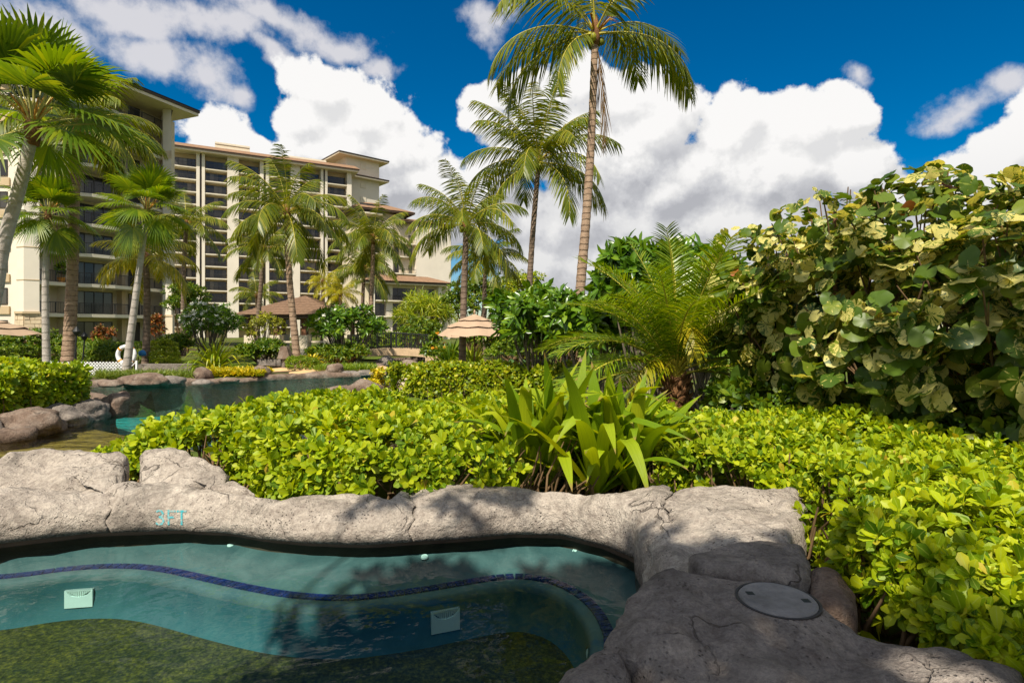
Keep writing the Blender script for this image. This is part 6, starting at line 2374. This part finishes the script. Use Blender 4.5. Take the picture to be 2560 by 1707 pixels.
for k, y in enumerate((592, 630, 562)):
    z = at(925, y, CY_ + 5).z
    o = put('balcony_slab', sl_, blk)
    o.location = (0, 0, z)
    o = put('railing', rl, blk)
    o.location = (0, 0, z)
    window(f3, blk, ua + .8, ua + 1.8, .01, z + .05, z + 2.3, 1)
    window(f3, blk, ub - 1.4, ub - .5, .01, z + .05, z + 2.0, 1)
# dark balconies in the corner left of it
ua, ub = f3.ray(826), f3.ray(878)
for k in range(9):
    z = zr + 1.5 - 3.0 * k
    f3.part('balcony_slab', 'slab', blk, ua, ub, -1.2, 1.0, z - .3, z)
    put('railing', railing_mesh(f3, [(ua, .9), (ub, .9)], z, .4, 1.0, .035), blk)
    window(f3, blk, ua + .4, ub - .3, -1.195, z + .05, z + 2.4, 3)

# ------------------------------------------------------------------ low wing with terracotta roof
DY = 112
low_ = thing('low_wing', 'low cream building with terracotta roof and dark windows behind the bridge', 'building', (at(930, 800, DY).x, DY, -.5))
f4 = Face(at(848, 800, DY - 2), at(1030, 800, DY + 6))
ze = at(930, 655, DY + 2).z
f4.part('wall', 'stucco', low_, f4.ray(850), f4.ray(1040), -10, -1.5, -.5, ze)
f4.part('side_wall', 'stucco', low_, f4.ray(830), f4.ray(850), -11, -1.0, -.5, ze - .02)
f4.part('soffit', 'stucco', low_, f4.ray(838), f4.ray(1030), -11, 1.2, ze + .0, ze + .25)
f4.part('fascia', 'fascia', low_, f4.ray(836), f4.ray(1032), -11.2, 1.4, ze + .26, ze + .6)
mb = MB()
a, b = f4.ray(834), f4.ray(1034)
mb.add([f4.p(a, 1.6, ze + .62), f4.p(b, 1.6, ze + .62), f4.p(b, -11, ze + .62), f4.p(a, -11, ze + .62), f4.p(a + 3.5, -4, ze + 2.2), f4.p(b - 3.5, -4, ze + 2.2)], [(0, 1, 5, 4), (1, 2, 5), (2, 3, 4, 5), (3, 0, 4)])
mb.put('roof', M['rooftile'], low_)
for k in range(4):
    z = ze - 3.1 - 3.1 * k
    f4.part('balcony_slab', 'slab', low_, f4.ray(862), f4.ray(1005), -1.5, .1, z - .25, z)
    put('railing', railing_mesh(f4, [(f4.ray(868), .02), (f4.ray(1000), .02)], z, .28, 1.0, .03), low_)
    for (a, b, pn) in ((866, 888, 2), (907, 962, 5), (982, 1002, 2)):
        window(f4, low_, f4.ray(a), f4.ray(b), -1.495, z + .05, z + 2.5, pn)
f4.part('pier', 'stucco_white', low_, f4.ray(852), f4.ray(860), -1.5, .3, -.5, ze - .03)
f4.part('pier', 'stucco_white', low_, f4.ray(890), f4.ray(905), -1.5, -.9, -.5, ze - .03)
f4.part('pier', 'stucco_white', low_, f4.ray(1006), f4.ray(1014), -1.5, .3, -.5, ze - .03)

# ------------------------------------------------------------------ near building at left
Q0 = at(82, 800, 51.5)
Q1 = at(374, 800, 63)
f5 = Face(Q0, Q1)
lb = thing('condo_building', 'tan apartment building with iron balcony railings behind the fan palms', 'building', (Q0.x, Q0.y, -.5))
L5 = f5.L
zsl = [2.96 + 2.93 * k for k in range(8)]
zroof = 26.0
f5.part('wall', 'stucco', lb, -.3, L5 + 3.0, -12, -2.0, -.5, zroof - .3)
out_ = [(0, -2.0), (0, .05), (.30 * L5, .05), (.36 * L5, .75), (.52 * L5, 1.05), (.78 * L5, .55), (L5, .05), (L5, -2.0)]
mb = MB()
mb.prism([f5.p(a, b, 0)[:2] for a, b in out_], -.32, 0)
slm = mb.mesh('slab', M['slab'])
rlm = railing_mesh(f5, [(a, b - .1) for a, b in out_[1:-1]], 0, .135, 1.08, .012)
for z in zsl:
    o = put('balcony_slab', slm, lb)
    o.location = (0, 0, z)
    o = put('railing', rlm, lb)
    o.location = (0, 0, z)
for k, z in enumerate([-.1] + zsl):
    for (a, b, pn) in ((.02, .135, 2), (.36, .66, 4), (.80, .90, 2)):
        window(f5, lb, a * L5, b * L5, -1.995, z + .05, z + 2.35, pn)
    f5.part('fin_wall', 'stucco', lb, .235 * L5, .27 * L5, -2.0, -.7, z, z + 2.58 if k < 8 else z + 2.3)
    f5.part('fin_wall', 'stucco_tan', lb, .70 * L5, .73 * L5, -2.0, -1.2, z, z + 2.58 if k < 8 else z + 2.3)
# corner pillars, the left one on a stone clad foot
pc = Q0
x0_, x1_ = at(36, 800, 50.6).x, at(82, 800, 50.6).x
bk = x1_ * 54.5 / 51.0 - .25
MB().prism([(x0_, 50.7), (x1_ - .9, 50.4), (x1_, 51.0), (bk, 54.5), (x0_ - 3, 54.5)], zsl[0] + .1, zroof - .35).put('pillar', M['stucco_white'], lb)
MB().prism([(x0_ - .1, 50.55), (x1_ - .85, 50.22), (x1_ + .15, 50.9), (bk + .1, 54.6), (x0_ - 3.1, 54.6)], zsl[0] - .1, zsl[0] + .1).put('pillar_band', M['stucco_tan'], lb)
for z in zsl[1:]:
    MB().prism([(x0_ - .02, 50.67), (x1_ - .9, 50.37), (x1_ + .03, 50.98), (bk + .03, 54.5), (x0_ - 3, 54.5)], z - .06, z + .02).put('pillar_band', M['stucco_tan'], lb)
MB().prism([(x0_ - .2, 50.75), (x1_ - .9, 50.45), (x1_ + .15, 51.1), (bk + .15, 54.55), (x0_ - 3.2, 54.55)], -.5, zsl[0] - .1).put('pillar_foot', M['stucco_tan'], lb)
rs = random.Random(4)
for (ax, ay, bx, by) in ((x0_ - .2, 50.75, x1_ - .9, 50.45), (x1_ - .9, 50.45, x1_ + .15, 51.1), (x1_ + .15, 51.1, bk + .15, 54.5)):
    L_ = math.hypot(bx - ax, by - ay)
    dx, dy = (bx - ax) / L_, (by - ay) / L_
    nx_, ny_ = dy, -dx
    z = -.5
    while z < zsl[0] - .2:
        hgt = min(rs.uniform(.28, .5), zsl[0] - .1 - z)
        s_ = 0.0
        while s_ < L_ - .05:
            w = min(rs.uniform(.3, .75), L_ - s_)
            d = rs.uniform(.03, .08)
            a, b = s_ + .015, s_ + w - .015
            if b > a + .03:
                MB().hexa([(ax + dx * a - nx_ * .02, ay + dy * a - ny_ * .02, z + .015), (ax + dx * b - nx_ * .02, ay + dy * b - ny_ * .02, z + .015), (ax + dx * b + nx_ * d, ay + dy * b + ny_ * d, z + .02), (ax + dx * a + nx_ * d, ay + dy * a + ny_ * d, z + .02),
                           (ax + dx * a - nx_ * .02, ay + dy * a - ny_ * .02, z + hgt - .015), (ax + dx * b - nx_ * .02, ay + dy * b - ny_ * .02, z + hgt - .015), (ax + dx * b + nx_ * d, ay + dy * b + ny_ * d, z + hgt - .02), (ax + dx * a + nx_ * d, ay + dy * a + ny_ * d, z + hgt - .02)]).put('stone', M['cladding'], lb)
            s_ += w
        z += hgt
xr0, xr1 = at(374, 800, 62.5).x, at(396, 800, 62.5).x
bk2 = xr1 * 66 / 62.3 - .2
MB().prism([(xr0, 62.5), (xr1, 62.3), (bk2, 66), (xr0 - 2.5, 66)], zsl[0] + .1, zroof - .35).put('pillar', M['stucco_white'], lb)
MB().prism([(xr0 - .1, 62.4), (xr1 + .2, 62.2), (bk2 + .2, 66.05), (xr0 - 2.6, 66.05)], zsl[0] - .1, zsl[0] + .1).put('pillar_band', M['stucco_tan'], lb)
MB().prism([(xr0 - .05, 62.45), (xr1 + .15, 62.25), (bk2 + .15, 66.02), (xr0 - 2.55, 66.02)], -.5, zsl[0] - .1).put('pillar_foot', M['stucco'], lb)
MB().prism([(xr0 - .04, 62.46), (xr1 + .05, 62.26), (bk2 + .05, 66.02), (xr0 - 2.54, 66.02)], zsl[6] - .35, zsl[6] + .5).put('carved_band', M['cladding'], lb)
# wing at the far left
wl = at(-260, 800, 52).x
MB().box((wl, 52, -.5), (x0_, 56, zroof - .4)).put('side_wing', M['stucco_white'], lb)
fw = Face((wl, 52), (x0_, 52))
for k, z in enumerate([.0] + zsl):
    window(fw, lb, fw.ray(-18), fw.ray(18), .01, z + .8, z + 2.3, 2)
    if k:
        fw.part('sill_panel', 'stucco_tan', lb, fw.ray(-25), fw.ray(24), .0, .16, z - .1, z + .62)
# roof with deep eaves
ov = 2.3
e0, e1, e2, e3 = f5.p(-2.5, ov, 0), f5.p(L5 + 2.6, ov, 0), f5.p(L5 + 2.6, -13, 0), f5.p(-2.5, -13, 0)
MB().prism([e0[:2], e1[:2], e2[:2], e3[:2]], zroof - .34, zroof - .02).put('soffit', M['stucco'], lb)
f5.part('fascia', 'fascia', lb, -2.6, L5 + 2.7, -13.1, ov + .1, zroof, zroof + .28)
mb = MB()
mb.add([f5.p(-2.6, ov + .2, zroof + .3), f5.p(L5 + 2.8, ov + .2, zroof + .3), f5.p(L5 + 2.8, -13, zroof + .3), f5.p(-2.6, -13, zroof + .3), f5.p(2, -5.5, zroof + 3), f5.p(L5 - 3, -5.5, zroof + 3)],
       [(0, 1, 5, 4), (1, 2, 5), (2, 3, 4, 5), (3, 0, 4)])
mb.put('roof', M['rooftile'], lb)
lp = f5.p(L5 + .2, 1.2, 0)
MB().tube([(lp[0], lp[1], zroof - .35), (lp[0] - .3, lp[1] + .2, zroof - 1.0), (lp[0] - .9, lp[1] + .8, zroof - 1.3), (lp[0] - .9, lp[1] + .8, zroof - 2.2)], .07, 6).put('downpipe', M['frame'], lb)
# potted plant on the third floor balcony
pp = f5.p(.20 * L5, -.6, zsl[1])
pt = thing('potted_plant', 'potted green plant on a balcony of the tan apartment building', 'plant', pp)
MB().tube([pp, (pp[0], pp[1], pp[2] + .5)], [.22, .32], 12).put('pot', M['orange'], pt)
Rm, T, S = rosettes(np.array(pp) + unit(26, R) * np.array([.35, .35, .55]) + np.array([0, 0, 1.3]), unit(26, R), .4, 5, R)
foliage(pt, 'leaves', LEAF_OV, Rm, T, S, M['shrub'])
MB().tube([(pp[0], pp[1], pp[2] + .4), (pp[0], pp[1], pp[2] + 1.6)], .04, 6).put('stem', M['stem'], pt)

# ================================================================== shade tree over the lens, its trunk behind it
r = np.random.RandomState(404)
k_ = Vector((SUN.x / SUN.z, SUN.y / SUN.z, 1.0))


def lobe(tx, ty, tz, zc, rr_, n):
    """a branch of leaves whose shade falls on the spot (tx, ty, tz)"""
    c = Vector((tx, ty, tz)) + k_ * (zc - tz)
    d = unit(n, r) * (r.uniform(0, 1, n) ** .4)[:, None]
    return np.array(c) + d * np.array([rr_, rr_ * .8, rr_ * .45]), c


def shade_tree(label, foot, lobes):
    root = thing('shade_tree', label, 'tree', foot)
    CC, cs = [], []
    for L_ in lobes:
        p, c = lobe(*L_)
        CC.append(p)
        cs.append(c)
    CC = np.vstack(CC)
    NN_ = unit(len(CC), r) * .6 + np.array([0, 0, .8])
    NN_ /= np.linalg.norm(NN_, axis=1)[:, None]
    Rm, T, S = rosettes(CC, NN_, .17, 6, r, (30, 90))
    foliage(root, 'crown', LEAF_OV, Rm, T, S, M['shrub'])
    mb = MB()
    f = Vector(foot)
    fork = f + Vector((0.1, 0.2, 3.4))
    mb.tube([f, f + Vector((.05, .1, 1.7)), fork], [.28, .22, .18], 12)
    for c in cs:
        m_ = fork * .5 + c * .5 + Vector((0, 0, .5))
        mb.tube([fork, m_, c], [.045, .022, .010], 7, False)
    mb.put('trunk', M['bark'], root, True)


shade_tree('broad shade tree behind the hot tub, out of the picture', (-4.5, -3.6, 0.0),
           ((-.45, 2.75, 0, 6.2, .95, 200), (.35, 2.75, 0, 6.5, .85, 180), (1.05, 2.35, .3, 6.4, .75, 120), (.5, 1.9, .3, 6.0, .6, 80), (1.75, 1.75, .3, 6.0, .35, 26),
            (-.2, 2.2, 0, 6.6, 1.0, 200), (-1.0, 2.4, 0, 6.6, .6, 110), (-.2, 3.9, .2, 6.3, .35, 14), (-.95, 3.8, .2, 6.2, .3, 10), (.3, 3.15, 0, 6.4, .5, 110), (-.5, 3.15, 0, 6.4, .5, 100)))
shade_tree('added shade tree to the right of the variegated bush, out of the picture', (7.5, -1.0, 0.0),
           ((3.7, 4.6, 1.0, 7.6, .8, 90), (4.2, 4.0, 1.0, 7.4, .8, 90), (3.1, 6.2, 1.0, 7.9, .6, 50), (4.9, 3.6, 1.2, 7.2, .8, 60)))  # second unseen tree, added to shade the bush with limb shadows off the hedge
